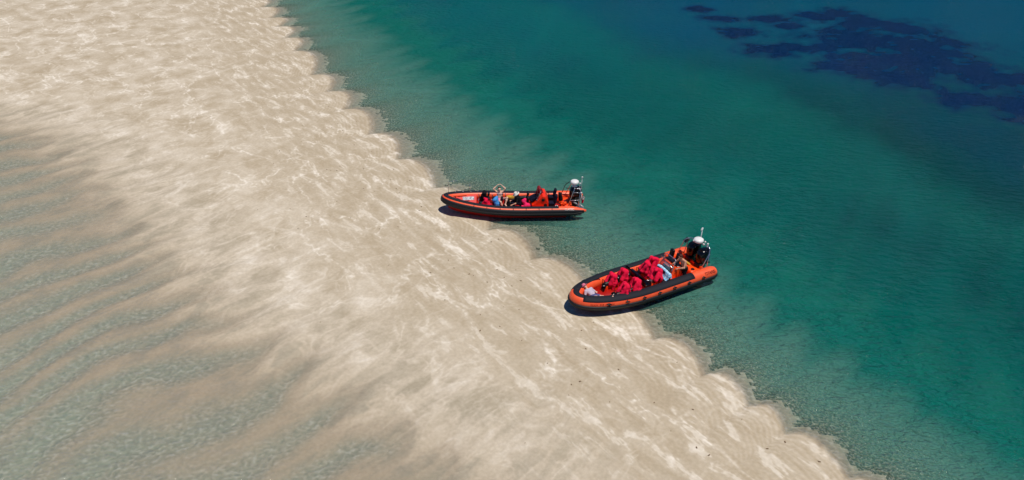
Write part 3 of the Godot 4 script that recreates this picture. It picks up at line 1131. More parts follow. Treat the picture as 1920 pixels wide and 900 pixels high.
func build_near_boat(m: Dictionary, xf: Transform3D) -> void:
	var b := Rib.new()
	b.length = 8.15
	b.half = 1.06
	b.r = 0.31
	b.y0 = 0.59
	b.rise = 0.30
	b.fore = 3.7
	b.power = 1.98
	b.cone = 0.42
	b.tip = 0.12
	b.prepare()
	var boat := thing("inflatable_boat", "nearer orange and black inflatable boat, its seats covered in red jackets, with two outboards", "boat", xf, "inflatable boats beached on the sandbar")
	tubes(b, boat, m, [32, 122], 2.72, [-100, -6], 0.085)  # strake carried down as a black skirt, painting in the shaded gap beneath
	for s in [-1.0, 1.0]:
		for k in 7:                                     # black handles on the orange stripe
			var x := -2.55 + 0.93 * k
			var a := b.on_tube(x - 0.09, s, deg_to_rad(14), 0.0)
			var c := b.on_tube(x + 0.09, s, deg_to_rad(14), 0.0)
			var lift := Vector3(0, 0.02, s * 0.055)
			var h := part("grab_handle", boat)
			obj("handle_patch", soft([[a + Vector3(0.03, 0, 0), 0.035, c - Vector3(0.03, 0, 0), 0.035], [b.on_tube(x, s, deg_to_rad(21), -0.015), 0.042, b.on_tube(x, s, deg_to_rad(6), -0.015), 0.042]], 0.02, 0.03), m.black_tube, h)
			obj("handle_loop", rods([[a, a + lift, c + lift, c]], 0.02, 6), m.black, h)
	obj("floor", deck_mesh(b, -2.9, 3.1, 0.34, b.r * 0.9), m.grey, boat)
	for s in [-1.0, 1.0]:
		obj("liner", liner_mesh(b, -3.2, 3.05, 0.34, s), m.orange, boat)
	obj("bow_deck", deck_mesh(b, -3.72, -2.75, 0.60, b.r * 0.8, 0.26), m.orange, boat)
	obj("bow_step", block(Vector3(0.30, 0.26, 1.1), 0.03), m.orange, boat, Vector3(-2.60, 0.34, 0))
	obj("anchor_hatch", block(Vector3(0.42, 0.03, 0.52), 0.015), m.alloy, boat, Vector3(-3.30, 0.602, 0.10), Vector3(0, 0.1, 0))
	obj("bow_roller", block(Vector3(0.30, 0.10, 0.30), 0.04, Vector2(0.8, 0.8)), m.alloy, boat, Vector3(-3.62, 0.62, -0.05))
	obj("bow_cleat", rods([[Vector3(-3.30, 0.66, -0.45), Vector3(-3.30, 0.76, -0.43)], [Vector3(-3.30, 0.77, -0.56), Vector3(-3.30, 0.77, -0.30)]], 0.025, 6), m.steel, boat)
	var rope := []
	for k in 3:
		rope.append([Vector3(-3.72, 0.74, 0.10 * k - 0.05), Vector3(-3.45, 0.68, 0.34 + 0.05 * k), Vector3(-3.15, 0.66, 0.42 + 0.1 * k), Vector3(-2.95, 0.68, 0.36 + 0.1 * k), Vector3(-2.8, 0.66, 0.55 + 0.05 * k)])
	rope.append([Vector3(-3.62, 0.76, 0.0), Vector3(-3.45, 0.78, -0.2), Vector3(-3.20, 0.70, -0.15), Vector3(-3.05, 0.66, 0.05)])
	obj("bow_rope", rods(rope, 0.018, 6), m.rope, boat)
	obj("side_rail", rods([round_path([Vector3(-2.72, 0.62, -0.72), Vector3(-2.50, 1.02, -0.68), Vector3(-1.95, 1.0, -0.72), Vector3(-1.85, 0.45, -0.70)], 0.1)], 0.018, 8), m.black, boat)
	# seats
	for p in [[-1.62, -0.38], [-1.62, 0.62], [-0.92, -0.38], [-0.92, 0.62], [0.52, -0.45], [0.50, 0.50], [1.10, -0.50]]:
		jockey_seat(boat, Vector3(p[0], 0.34, p[1]), m.orange, m.vinyl, m.black)
	var bench := part("black_bench", boat, Vector3(-0.05, 0.34, -0.02))
	obj("bench_box", block(Vector3(0.34, 0.40, 1.56), 0.03), m.orange, bench)
	obj("bench_cushion", block(Vector3(0.40, 0.14, 1.62), 0.05), m.gloss_black, bench, Vector3(0.02, 0.40, 0))
	obj("bench_back", block(Vector3(0.12, 0.42, 1.62), 0.05, Vector2(0.7, 1.0), Vector2(-0.10, 0)), m.gloss_black, bench, Vector3(-0.16, 0.44, 0))
	obj("bench_rail", rods([round_path([Vector3(0.20, 0.44, 0.78), Vector3(0.20, 0.78, 0.80), Vector3(-0.16, 0.86, 0.80)], 0.08)], 0.018, 8), m.steel, bench)
	var ls := part("lounge_seat", boat, Vector3(0.98, 0.34, 0.42))
	obj("seat_box", block(Vector3(0.44, 0.36, 1.0), 0.04), m.orange, ls)
	obj("seat_cushion", block(Vector3(0.46, 0.14, 1.02), 0.06), m.vinyl, ls, Vector3(0, 0.36, 0))
	obj("seat_back", block(Vector3(0.14, 0.36, 1.0), 0.06), m.vinyl, ls, Vector3(0.17, 0.48, 0))
	# console
	var c := part("console", boat, Vector3(1.30, 0.34, 0.22))
	obj("moulding", prism([Vector2(0, 0), Vector2(0.86, 0), Vector2(0.84, 0.66), Vector2(0.62, 0.98), Vector2(0.40, 0.92), Vector2(0.12, 0.52), Vector2(0.0, 0.46)], 1.04, 0.05), m.orange, c)
	obj("dashboard", block(Vector3(0.30, 0.06, 0.92), 0.02), m.black, c, Vector3(0.62, 0.96, 0), Vector3(0, 0, -0.25))
	var fr := [round_path([Vector3(0.06, 0.52, -0.50), Vector3(0.44, 1.34, -0.40), Vector3(0.44, 1.34, 0.36), Vector3(0.06, 0.52, 0.48)], 0.1), [Vector3(0.26, 0.94, -0.46), Vector3(0.26, 0.94, 0.43)]]
	obj("windscreen_frame", rods(fr, 0.022, 8), m.steel, c)
	obj("windscreen", prism([Vector2(-0.43, 0), Vector2(0.43, 0), Vector2(0.37, 0.76), Vector2(-0.37, 0.76)], 0.012, 0.004), m.glass, c, Vector3(0.09, 0.56, -0.01), Vector3(0.0, PI / 2, 0))
	obj("front_panel", block(Vector3(0.05, 0.30, 0.62), 0.02), m.black, c, Vector3(0.14, 0.56, -0.02), Vector3(0, 0, -0.42))
	obj("steering_wheel", rods([_ring(0.19, 16)], 0.018, 6), m.black, c, Vector3(0.86, 0.90, -0.05), Vector3(0, 0, -1.1))
	obj("side_rail", rods([round_path([Vector3(0.75, 0.20, 0.54), Vector3(0.62, 1.02, 0.54), Vector3(0.40, 1.05, 0.54)], 0.1)], 0.016, 8), m.steel, c)
	for z in [-0.62, -0.12]:
		var h := part("helm_seat", boat, Vector3(2.28, 0.34, z))
		obj("pedestal", block(Vector3(0.46, 0.46, 0.34), 0.04, Vector2(0.8, 0.8)), m.vinyl, h)
		obj("cushion", soft([[Vector3(-0.12, 0.52, -0.08), 0.10, Vector3(0.14, 0.52, -0.08), 0.10], [Vector3(-0.12, 0.52, 0.08), 0.10, Vector3(0.14, 0.52, 0.08), 0.10]], 0.03, 0.08), m.vinyl, h)
		obj("backrest", soft([[Vector3(0.20, 0.64, -0.08), 0.08, Vector3(0.27, 1.00, -0.07), 0.08], [Vector3(0.20, 0.64, 0.08), 0.08, Vector3(0.27, 1.0, 0.07), 0.08]], 0.03, 0.12), m.vinyl, h)
	# aft locker across the boat with a round hatch, then the engine well
	var al := part("aft_locker", boat, Vector3(2.86, 0.34, 0))
	obj("locker_box", block(Vector3(0.44, 0.46, 1.70), 0.07, Vector2(0.9, 0.96)), m.orange, al)
	obj("locker_door", block(Vector3(0.02, 0.32, 0.50), 0.008), m.red_orange, al, Vector3(-0.225, 0.06, 0.40), Vector3(0, 0, -0.03))
	obj("round_hatch", lathe([Vector2(0.02, 0.0), Vector2(0.085, 0.0), Vector2(0.10, 0.014), Vector2(0.08, 0.02), Vector2(0.02, 0.012)], 18), m.black, al, Vector3(0.02, 0.462, 0.66))
	obj("locker_latch", block(Vector3(0.02, 0.05, 0.03), 0.006), m.steel, al, Vector3(-0.24, 0.20, 0.60))
	obj("cushion_roll", soft([[Vector3(0.10, 0.50, -0.35), 0.07, Vector3(0.12, 0.50, 0.25), 0.07]], 0.025, 0.04), m.yellow_cloth, al)
	obj("far_locker", block(Vector3(0.62, 0.62, 0.52), 0.06, Vector2(0.9, 0.9)), m.orange, boat, Vector3(2.62, 0.34, -0.82))
	obj("engine_well", block(Vector3(0.50, 0.30, 1.66), 0.05), m.orange, boat, Vector3(3.26, 0.30, 0))
	obj("transom", block(Vector3(0.10, 0.75, 1.72), 0.03), m.orange, boat, Vector3(3.50, 0.0, 0))
	outboard(boat, Vector3(3.72, 0.86, -0.34), m.gloss_black, m.black)
	outboard(boat, Vector3(3.76, 0.80, 0.34), m.gloss_black, m.black)
	obj("trim_bracket", block(Vector3(0.22, 0.12, 0.12), 0.03), m.alloy, boat, Vector3(3.70, 0.62, 0.78))
	var f := part("radar_frame", boat, Vector3(3.26, 0.74, 0))
	var t := Vector3(0.30, 0.95, 0)
	obj("frame_tube", rods([round_path([Vector3(-0.05, 0, 0.86), t + Vector3(0.25, -0.20, 0.72), t + Vector3(0.32, 0.05, 0.66), t + Vector3(0.34, 0.10, 0.5)], 0.12), [Vector3(-0.05, 0.04, 0.86), Vector3(0.42, 0.06, 0.80)], [Vector3(0.40, -0.10, 0.82), t + Vector3(0.26, -0.20, 0.72)]], 0.024, 8), m.steel, f)
	obj("far_frame_tube", rods([round_path([Vector3(-0.18, -0.02, -0.88), t + Vector3(-0.20, 0.05, -0.72), t + Vector3(0.12, 0.12, -0.60), t + Vector3(0.2, 0.14, 0.0)], 0.14), [Vector3(0.3, 0.0, -0.84), t + Vector3(0.0, 0.1, -0.64)]], 0.024, 8), m.steel, f)
	obj("frame_panel", block(Vector3(0.30, 0.03, 0.24), 0.012), m.black, f, t + Vector3(-0.10, -0.02, -0.68), Vector3(0.3, 0, 0.6))
	var rd := t + Vector3(-0.02, 0.26, 0.10)
	obj("radome_arm", rods([[t + Vector3(0.2, 0.14, 0.0), rd + Vector3(0, 0.02, 0)], [t + Vector3(0.34, 0.10, 0.5), rd + Vector3(0.05, 0.0, 0.1)]], 0.022, 8), m.steel, f)
	obj("radome", lathe([Vector2(0.03, 0.0), Vector2(0.15, 0.01), Vector2(0.245, 0.05), Vector2(0.26, 0.11), Vector2(0.25, 0.17), Vector2(0.19, 0.215), Vector2(0.06, 0.235)], 28), m.white, f, rd)
	obj("antenna", rods([[rd + Vector3(0.22, 0.0, -0.10), rd + Vector3(0.30, 0.62, -0.16)]], 0.022, 8), m.white, f)
	for p in [Vector3(0.30, 0.64, -0.16), Vector3(0.24, 0.60, -0.14), Vector3(-0.24, 0.10, -0.1), Vector3(0.16, -0.06, 0.24), Vector3(0.28, 0.02, 0.2)]:
		obj("mast_lamp", lathe([Vector2(0.01, -0.05), Vector2(0.045, -0.04), Vector2(0.045, 0.03), Vector2(0.02, 0.055)], 10), m.white, f, rd + p)
	var sp := t + Vector3(0.44, -0.05, 0.30)
	obj("stern_lamp", soft([[sp, 0.045, sp + Vector3(0.02, 0.16, 0), 0.05]], 0.02, 0.03), m.white, f)
	obj("stern_lamp_arm", rods([round_path([sp, sp + Vector3(0.12, -0.12, 0.05), sp + Vector3(0.12, -0.5, 0.15)], 0.08)], 0.022, 8), m.steel, f)
	letters("TITANS", 0.21, paint(Color(0.32, 0.03, 0.02), 0.6), boat, facing(b.on_tube(3.48, 1.0, deg_to_rad(40), 0.004), Vector3(1, 0, 0), Vector3(0, 0.64, 0.77)))
	var words := "Coast RIB Voyages"
	var ink := paint(Color(0.62, 0.12, 0.05), 0.6)
	var name_part := part("bow_lettering", boat)
	for k in words.length():                            # one letter after the other round the curve of the tube
		var x := -3.30 + 0.062 * k
		var mid := Vector3(x, b.y_at(x), b.half_at(x))
		var along := Vector3(x + 0.08, b.y_at(x + 0.08), b.half_at(x + 0.08)) - Vector3(x - 0.08, b.y_at(x - 0.08), b.half_at(x - 0.08))
		var side := Vector3(-along.z, 0, along.x).normalized()
		var p := mid + (side * cos(deg_to_rad(13)) + Vector3.UP * sin(deg_to_rad(13))) * (b.r + 0.014)
		if words[k] != " ":
			letters(words[k], 0.11, ink, name_part, facing(p, along, p - mid), "letter")


# ---------------------------------------------------------------- people and what lies in the boats
func hand_into(a: Array, wrist: Vector3, along: Vector3, palm: Vector3, thumb_side: float, curl: float) -> void:
	var d := along.normalized()
	var p := (palm - d * palm.dot(d)).normalized()
	var s := d.cross(p) * thumb_side
	var bones := [[wrist - d * 0.03, 0.026, wrist + d * 0.01, 0.026]]
	for k in 4:
		var off := s * (0.030 - 0.020 * k)
		bones.append([wrist + d * 0.01 + off * 0.6, 0.015, wrist + d * 0.085 + off, 0.013])
	for k in 4:
		var size: float = [0.072, 0.080, 0.074, 0.058][k]
		var root := wrist + d * 0.088 + s * (0.030 - 0.020 * k)
		var c: float = curl * (1.0 + 0.12 * k)
		var d1 := d * cos(c * 0.6) + p * sin(c * 0.6)
		var d2 := d * cos(c * 1.5) + p * sin(c * 1.5)
		var mid := root + d1 * size * 0.55
		bones.append([root, 0.0095, mid, 0.0088])
		bones.append([mid, 0.0088, mid + d2 * size * 0.5, 0.0075])
	var tr := wrist + d * 0.03 + s * 0.034
	var tm := tr + (d * 0.62 + s * 0.60 + p * 0.3).normalized() * 0.042
	bones.append([tr - s * 0.012, 0.014, tm, 0.011])
	bones.append([tm, 0.011, tm + (d * 0.85 + s * 0.25 + p * 0.35).normalized() * 0.032, 0.009])
	body_mesh(bones, 0.0055, 0.010, null, 0.0, null, a)


func head_into(a: Array, head: Vector3, face: Vector3, up: Vector3) -> void:
	var s := face.cross(up).normalized()
	var bones := [
		[head + up * 0.035 - face * 0.025, 0.090, head + up * 0.03 + face * 0.012, 0.082],
		[head + up * 0.0 + face * 0.035, 0.062, head - up * 0.055 + face * 0.045, 0.046],
		[head - up * 0.085 + face * 0.055 - s * 0.02, 0.022, head - up * 0.085 + face * 0.055 + s * 0.02, 0.022],
		[head + up * 0.02 + face * 0.088, 0.010, head - up * 0.022 + face * 0.108, 0.014],
		[head + up * 0.04 + face * 0.076 - s * 0.045, 0.014, head + up * 0.04 + face * 0.076 + s * 0.045, 0.014],
		[head + s * 0.084 + up * 0.02, 0.014, head + s * 0.084 - up * 0.025, 0.010],
		[head - s * 0.084 + up * 0.02, 0.014, head - s * 0.084 - up * 0.025, 0.010]]
	body_mesh(bones, 0.010, 0.02, null, 0.0, null, a)


func torso_bones(j: Dictionary, more: float, slim: float) -> Array:
	var sh: Vector3 = j.shoulder[1] - j.shoulder[0]
	var hp: Vector3 = j.hip[1] - j.hip[0]
	var waist: Vector3 = j.pelvis.lerp(j.chest, 0.45)
	var b := [
		[j.hip[0] + hp * 0.12, 0.118 * slim + more, j.hip[1] - hp * 0.12, 0.118 * slim + more],
		[waist - sh * 0.17, 0.092 * slim + more, waist + sh * 0.17, 0.092 * slim + more],
		[j.chest - sh * 0.20, 0.112 * slim + more, j.chest + sh * 0.20, 0.112 * slim + more],
		[j.shoulder[0] + sh * 0.10, 0.066 * slim + more, j.shoulder[1] - sh * 0.10, 0.066 * slim + more]]
	for k in 2:
		var t: float = [-0.16, 0.16][k]
		b.append([j.pelvis + hp * t * 1.4, 0.105 * slim + more, waist + sh * t, 0.090 * slim + more])
		b.append([waist + sh * t, 0.090 * slim + more, j.chest + sh * t, 0.11 * slim + more])
	return b


func arm_bones(j: Dictionary, k: int, more: float, slim: float, fore := true) -> Array:
	var b := [[j.shoulder[k], 0.054 * slim + more, j.elbow[k], 0.040 * slim + more]]
	if fore:
		b.append([j.elbow[k], 0.040 * slim + more, j.elbow[k].lerp(j.wrist[k], 0.35), 0.041 * slim + more])
		b.append([j.elbow[k].lerp(j.wrist[k], 0.35), 0.041 * slim + more, j.wrist[k], 0.028 * slim + more])
	return b


func leg_bones(j: Dictionary, k: int, more: float, slim: float, part_way := 1.0) -> Array:
	var knee: Vector3 = j.knee[k]
	if part_way < 0.99:
		var stop: Vector3 = j.hip[k].lerp(knee, part_way)
		return [[j.hip[k], 0.092 * slim + more, stop, lerpf(0.092, 0.060, part_way) * slim + more * 1.3]]
	return [[j.hip[k], 0.092 * slim + more, knee, 0.060 * slim + more],
		[knee, 0.058 * slim + more, knee.lerp(j.ankle[k], 0.35), 0.060 * slim + more],
		[knee.lerp(j.ankle[k], 0.35), 0.060 * slim + more, j.ankle[k], 0.038 * slim + more]]


func person(label: String, xf: Transform3D, j: Dictionary, skin: Material, hair: Material, slim: float) -> Node3D:
	var o := thing("person", label, "person", xf, "people in the boats")
	var neck: Vector3 = (j.shoulder[0] + j.shoulder[1]) * 0.5
	var bones := torso_bones(j, 0.0, slim)
	bones.append([neck, 0.062 * slim, j.head - j.up * 0.05, 0.052 * slim])
	for k in 2:
		bones.append_array(arm_bones(j, k, 0.0, slim))
		bones.append_array(leg_bones(j, k, 0.0, slim))
		var toe: Vector3 = j.toe[k]
		bones.append([j.ankle[k] - (toe - j.ankle[k]) * 0.15, 0.042 * slim, toe, 0.026 * slim])
		bones.append([j.ankle[k].lerp(toe, 0.6), 0.040 * slim, toe, 0.030 * slim])
	var a := body_mesh(bones, 0.016, 0.045)
	head_into(a, j.head, j.face, j.up)
	for k in 2:
		hand_into(a, j.wrist[k], j.wrist[k] - j.elbow[k], j.palm[k], 1.0 if k == 0 else -1.0, 0.55)
	obj("body", from_arrays(a), skin, o)
	var s: Vector3 = j.face.cross(j.up).normalized()
	for e in [-1.0, 1.0]:
		var eye: Vector3 = j.head + j.face * 0.086 + j.up * 0.018 + s * 0.031 * e
		obj("eye", lathe([Vector2(0.001, -0.009), Vector2(0.008, -0.005), Vector2(0.009, 0.003), Vector2(0.001, 0.009)], 8), paint(Color(0.05, 0.03, 0.02), 0.2), o, eye)
	obj("mouth", soft([[j.head + j.face * 0.094 - j.up * 0.052 - s * 0.018, 0.006, j.head + j.face * 0.094 - j.up * 0.052 + s * 0.018, 0.006]], 0.004, 0.004), paint(Color(0.60, 0.25, 0.22), 0.5), o)
	return o


func hair_on(o: Node3D, j: Dictionary, mat: Material, long: float) -> void:
	var back: Vector3 = -j.face
	var b := [[j.head + j.up * 0.052 + back * 0.02, 0.094, j.head + j.up * 0.05 + back * 0.045, 0.092], [j.head + j.up * 0.02 + back * 0.05, 0.088, j.head - j.up * 0.04 + back * 0.055, 0.07]]
	if long > 0.0:
		b.append([j.head - j.up * 0.02 + back * 0.075, 0.06, j.head - j.up * long + back * 0.09, 0.035])
	var face: Vector3 = j.face
	var head: Vector3 = j.head
	var up: Vector3 = j.up
	var trim := func(p: Vector3) -> float: return minf((p - head).dot(face) - 0.045, 0.075 - (p - head).dot(up) + maxf((p - head).dot(face) - 0.02, 0.0) * 0.6) if (p - head).dot(face) > 0.0 else -1.0
	obj("hair", soft(b, 0.012, 0.03, fnl(70, 14.0, 2), 0.008, trim), mat, o)


func jacket(label: String, group: String, xf: Transform3D, mat: Material, kind: int, size := 1.0) -> Node3D:      # a waterproof jacket thrown over a seat: shoulders over the backrest, sleeves hanging
	var o := thing("jacket", label, "jacket", xf, group)
	var rng := RandomNumberGenerator.new()
	rng.seed = 100 + kind
	var w := func(a: float) -> float: return rng.randf_range(-a, a)
	var b := [
		[Vector3(0.24, 0.86, -0.15), 0.095, Vector3(0.26, 0.88, 0.16), 0.10],
		[Vector3(0.16, 0.78, -0.12), 0.10, Vector3(-0.06 + w.call(0.05), 0.52, -0.10), 0.10],
		[Vector3(0.16, 0.78, 0.12), 0.10, Vector3(-0.02 + w.call(0.05), 0.50, 0.14), 0.11],
		[Vector3(0.30, 0.80, -0.1), 0.085, Vector3(0.42, 0.42 + w.call(0.06), -0.08), 0.075],
		[Vector3(0.30, 0.80, 0.12), 0.085, Vector3(0.42, 0.38 + w.call(0.06), 0.14), 0.085],
		[Vector3(0.20, 0.92, 0.02 + w.call(0.05)), 0.10, Vector3(0.10 + w.call(0.05), 0.94, 0.04), 0.085],
		[Vector3(0.24, 0.84, 0.20), 0.075, Vector3(0.16 + w.call(0.08), 0.52, 0.30 + w.call(0.05)), 0.065],
		[Vector3(0.16, 0.54, 0.30), 0.065, Vector3(0.08 + w.call(0.12), 0.24, 0.30), 0.058],
		[Vector3(0.24, 0.84, -0.20), 0.075, Vector3(0.06 + w.call(0.08), 0.54, -0.28), 0.065]]
	for i in b.size():
		for k in [0, 2]:
			b[i][k] *= size
		b[i][1] *= size
		b[i][3] *= size
	obj("shell", soft(b, 0.022, 0.07, fnl(80 + kind, 3.2, 2, FastNoiseLite.TYPE_SIMPLEX_SMOOTH, FastNoiseLite.FRACTAL_FBM), 0.03), mat, o)
	obj("zip", rods([[Vector3(0.02, 0.66, 0.03) * size, Vector3(-0.13, 0.5, 0.02) * size]], 0.012, 5), paint(Color(0.05, 0.03, 0.04), 0.5), o)
	return o


func bundle(called: String, label: String, category: String, xf: Transform3D, bones: Array, mat: Material, kind: int, crease := 0.03, cell := 0.022) -> Node3D:
	var o := thing(called, label, category, xf)
	obj("fabric", soft(bones, cell, 0.05, fnl(120 + kind, 4.0, 2, FastNoiseLite.TYPE_SIMPLEX_SMOOTH, FastNoiseLite.FRACTAL_FBM), crease), mat, o)
	return o


func lifejacket(label: String, xf: Transform3D, m: Dictionary, kind: int) -> void:
	var o := thing("lifejacket", label, "lifejacket", xf, "black lifejackets among the red jackets")
	obj("collar_pad", soft([[Vector3(-0.10, 0.0, -0.08), 0.055, Vector3(-0.06, 0.20, -0.07), 0.06], [Vector3(-0.10, 0.0, 0.08), 0.055, Vector3(-0.06, 0.20, 0.07), 0.06], [Vector3(-0.06, 0.20, -0.07), 0.06, Vector3(-0.02, 0.27, 0.0), 0.055], [Vector3(-0.06, 0.20, 0.07), 0.06, Vector3(-0.02, 0.27, 0.0), 0.055]], 0.018, 0.03, fnl(150 + kind, 7.0, 2), 0.012), m.black_cloth, o)
	for z in [-0.06, 0.07]:
		obj("buckle", block(Vector3(0.05, 0.02, 0.05), 0.008), m.white, o, Vector3(-0.10, 0.20 + z * 0.5, z), Vector3(0, 0, 0.8))
	obj("strap", rods([[Vector3(-0.12, 0.02, -0.08), Vector3(-0.15, -0.12, 0.0), Vector3(-0.12, -0.28, 0.06)], [Vector3(-0.12, 0.02, 0.08), Vector3(-0.16, -0.14, 0.08), Vector3(-0.10, -0.30, 0.0)]], 0.016, 5), m.black, o)


func build_loads(m: Dictionary, far: Transform3D, near: Transform3D) -> void:
	var on_far := func(at: Vector3, turn := 0.0) -> Transform3D: return far * Transform3D(Basis(Vector3.UP, turn), at)
	var on_near := func(at: Vector3, turn := 0.0) -> Transform3D: return near * Transform3D(Basis(Vector3.UP, turn), at)
	var g := "red jackets thrown over the seats of the nearer boat"
	jacket("red jacket over the foremost seat on the far side of the nearer boat", g, on_near.call(Vector3(-1.62, 0.36, -0.36)), m.red_cloth, 1)
	jacket("red jacket over the second far-side seat, just before the black bench of the nearer boat", g, on_near.call(Vector3(-0.92, 0.38, -0.36), 0.1), m.red_cloth, 2)
	jacket("long red jacket on the foremost near-side seat, closest to the reclining person", g, on_near.call(Vector3(-1.62, 0.36, 0.64), -0.15), m.red_cloth, 3, 1.04)
	jacket("red jacket over the second near-side seat, between two black lifejackets and the black bench", g, on_near.call(Vector3(-0.92, 0.36, 0.64), 0.12), m.red_cloth, 4, 1.05)
	jacket("red jacket heaped against the far tube, directly behind the black bench", g, on_near.call(Vector3(0.50, 0.36, -0.45), -0.5), m.red_cloth, 5, 1.05)
	jacket("red jacket standing up beside the upper end of the blue striped towel", g, on_near.call(Vector3(1.02, 0.42, -0.44), 0.3), m.red_cloth, 6)
	jacket("red jacket spread over the near-side seat between the black bench and the towel", g, on_near.call(Vector3(0.48, 0.38, 0.52), 0.5), m.red_cloth, 7, 1.1)
	lifejacket("black lifejacket with white buckles between the two far-side red jackets", on_near.call(Vector3(-1.14, 0.92, -0.20)), m, 1)
	lifejacket("black lifejacket beside the front edge of the black bench, highest of the black ones", on_near.call(Vector3(-0.52, 0.92, -0.20)), m, 2)
	lifejacket("black lifejacket between the two near-side red jackets", on_near.call(Vector3(-1.10, 0.84, 0.66)), m, 3)
	lifejacket("black lifejacket hanging low in front of the foremost far-side seat", on_near.call(Vector3(-1.98, 0.70, -0.20)), m, 4)
	lifejacket("black lifejacket hanging low beside the reclining person's feet", on_near.call(Vector3(-1.98, 0.70, 0.62)), m, 5)
	# striped towel over the lounge seat before the console
	var tw := thing("towel", "light blue and white striped towel spread over the black seat before the console", "towel", on_near.call(Vector3(0.98, 0.34, 0.42)))
	var st := begin()
	var rings := []
	for i in 25:
		var v := i / 24.0
		var ring := []
		for side in 2:
			for jj in 13:
				var u := (jj if side == 0 else 12 - jj) / 12.0
				var q := Vector2(0.02, 0.56) if u < 0.25 else Vector2(0.24, 0.90)
				if u < 0.3:
					q = Vector2(-0.04, 0.545).lerp(Vector2(0.06, 0.60), u / 0.3)
				elif u < 0.6:
					q = Vector2(0.06, 0.60).lerp(Vector2(0.16, 0.885), (u - 0.3) / 0.3)
				elif u < 0.75:
					q = Vector2(0.16, 0.885).lerp(Vector2(0.27, 0.87), (u - 0.6) / 0.15)
				else:
					q = Vector2(0.27, 0.87).lerp(Vector2(0.30, 0.62), (u - 0.75) / 0.25)
				var lift := 0.012 * sin(v * 26.0 + u * 4.0) + 0.010 * sin(v * 11.0) + (0.012 if side == 0 else 0.0)
				ring.append(Vector3(q.x - lift * 0.4 + 0.03 * sin(v * 5.0), q.y + lift, lerpf(-0.46, 0.54, v) + 0.02 * sin(u * 7.0)))
		rings.append(ring)
	loft(st, rings)
	var stripes := Image.create(64, 256, false, Image.FORMAT_RGB8)
	var sq := fnl(160, 0.06, 3)
	for y in 256:
		for x in 64:
			var c := Color(0.42, 0.72, 0.92) if (y / 16) % 2 == 0 else Color(0.80, 0.92, 0.96)
			if absf(sq.get_noise_2d(x * 1.4, y)) < 0.025 and (y / 32) % 2 == 0:
				c = Color(0.08, 0.22, 0.45)
			stripes.set_pixel(x, y, c)
	var towel_mat := paint(Color.WHITE, 0.9, 0.2)
	towel_mat.albedo_texture = ImageTexture.create_from_image(stripes)
	towel_mat.uv1_triplanar = true
	towel_mat.uv1_scale = Vector3(1.0, 1.0, 1.0)
	obj("towel_cloth", done(st), towel_mat, tw)
	# the man at the helm
	var jm := {
		"pelvis": Vector3(2.20, 1.20, 0.74), "chest": Vector3(2.10, 1.56, 0.72), "head": Vector3(1.93, 1.86, 0.66), "face": Vector3(-0.88, -0.42, -0.1).normalized(), "up": Vector3(-0.42, 0.9, 0).normalized(),
		"shoulder": [Vector3(2.07, 1.67, 0.91), Vector3(2.05, 1.67, 0.52)], "elbow": [Vector3(1.94, 1.38, 1.0), Vector3(1.85, 1.40, 0.42)], "wrist": [Vector3(1.74, 1.30, 0.80), Vector3(1.70, 1.28, 0.36)], "palm": [Vector3(0, -1, 0), Vector3(0, -1, 0)],
		"hip": [Vector3(2.22, 1.17, 0.83), Vector3(2.22, 1.17, 0.65)], "knee": [Vector3(2.16, 0.82, 0.86), Vector3(2.20, 0.82, 0.62)], "ankle": [Vector3(2.24, 0.44, 0.87), Vector3(2.28, 0.44, 0.60)], "toe": [Vector3(2.06, 0.40, 0.90), Vector3(2.10, 0.40, 0.58)]}
	var man := person("bare-chested man in dark shorts standing at the helm of the nearer boat", near, jm, m.skin, m.hair_red, 1.0)
	hair_on(man, jm, m.hair_red, 0.0)
	var shorts := torso_bones(jm, 0.016, 1.0).slice(0, 1)
	for k in 2:
		shorts.append_array(leg_bones(jm, k, 0.022, 1.0, 0.85))
	obj("shorts", soft(shorts, 0.018, 0.05, fnl(170, 6.0, 2), 0.008), m.black_cloth, man)
	# someone stretched out on the bow
	var jr := {
		"pelvis": Vector3(-2.86, 0.80, 0.14), "chest": Vector3(-2.96, 0.92, -0.12), "head": Vector3(-3.05, 1.06, -0.40), "face": Vector3(0.25, 0.85, 0.4).normalized(), "up": Vector3(-0.25, 0.45, -0.85).normalized(),
		"shoulder": [Vector3(-3.16, 0.96, -0.16), Vector3(-2.78, 0.96, -0.22)], "elbow": [Vector3(-3.26, 0.74, 0.02), Vector3(-2.62, 0.80, -0.06)], "wrist": [Vector3(-3.14, 0.74, 0.22), Vector3(-2.70, 0.94, 0.10)], "palm": [Vector3(0, -1, 0), Vector3(0, -1, 0)],
		"hip": [Vector3(-2.96, 0.78, 0.18), Vector3(-2.78, 0.80, 0.20)], "knee": [Vector3(-2.94, 0.98, 0.50), Vector3(-2.60, 0.90, 0.54)], "ankle": [Vector3(-2.94, 0.72, 0.74), Vector3(-2.36, 0.90, 0.86)], "toe": [Vector3(-2.92, 0.70, 0.92), Vector3(-2.28, 1.04, 0.90)]}
	var rec := person("bare-legged person in a pink hat reclining on the nearer boat's bow", near, jr, m.pale_skin, m.hair_dark, 0.92)
	hair_on(rec, jr, m.hair_dark, 0.08)
	var top := torso_bones(jr, 0.014, 0.92)
	for k in 2:
		top.append_array(arm_bones(jr, k, 0.014, 0.92, false))
	obj("shirt", soft(top.slice(1), 0.018, 0.05, fnl(171, 6.0, 2), 0.010), cloth(Color(0.80, 0.76, 0.84)), rec)
	var rs := torso_bones(jr, 0.016, 0.92).slice(0, 1)
	for k in 2:
		rs.append_array(leg_bones(jr, k, 0.018, 0.92, 0.45))
	obj("shorts", soft(rs, 0.018, 0.05), cloth(Color(0.36, 0.38, 0.58)), rec)
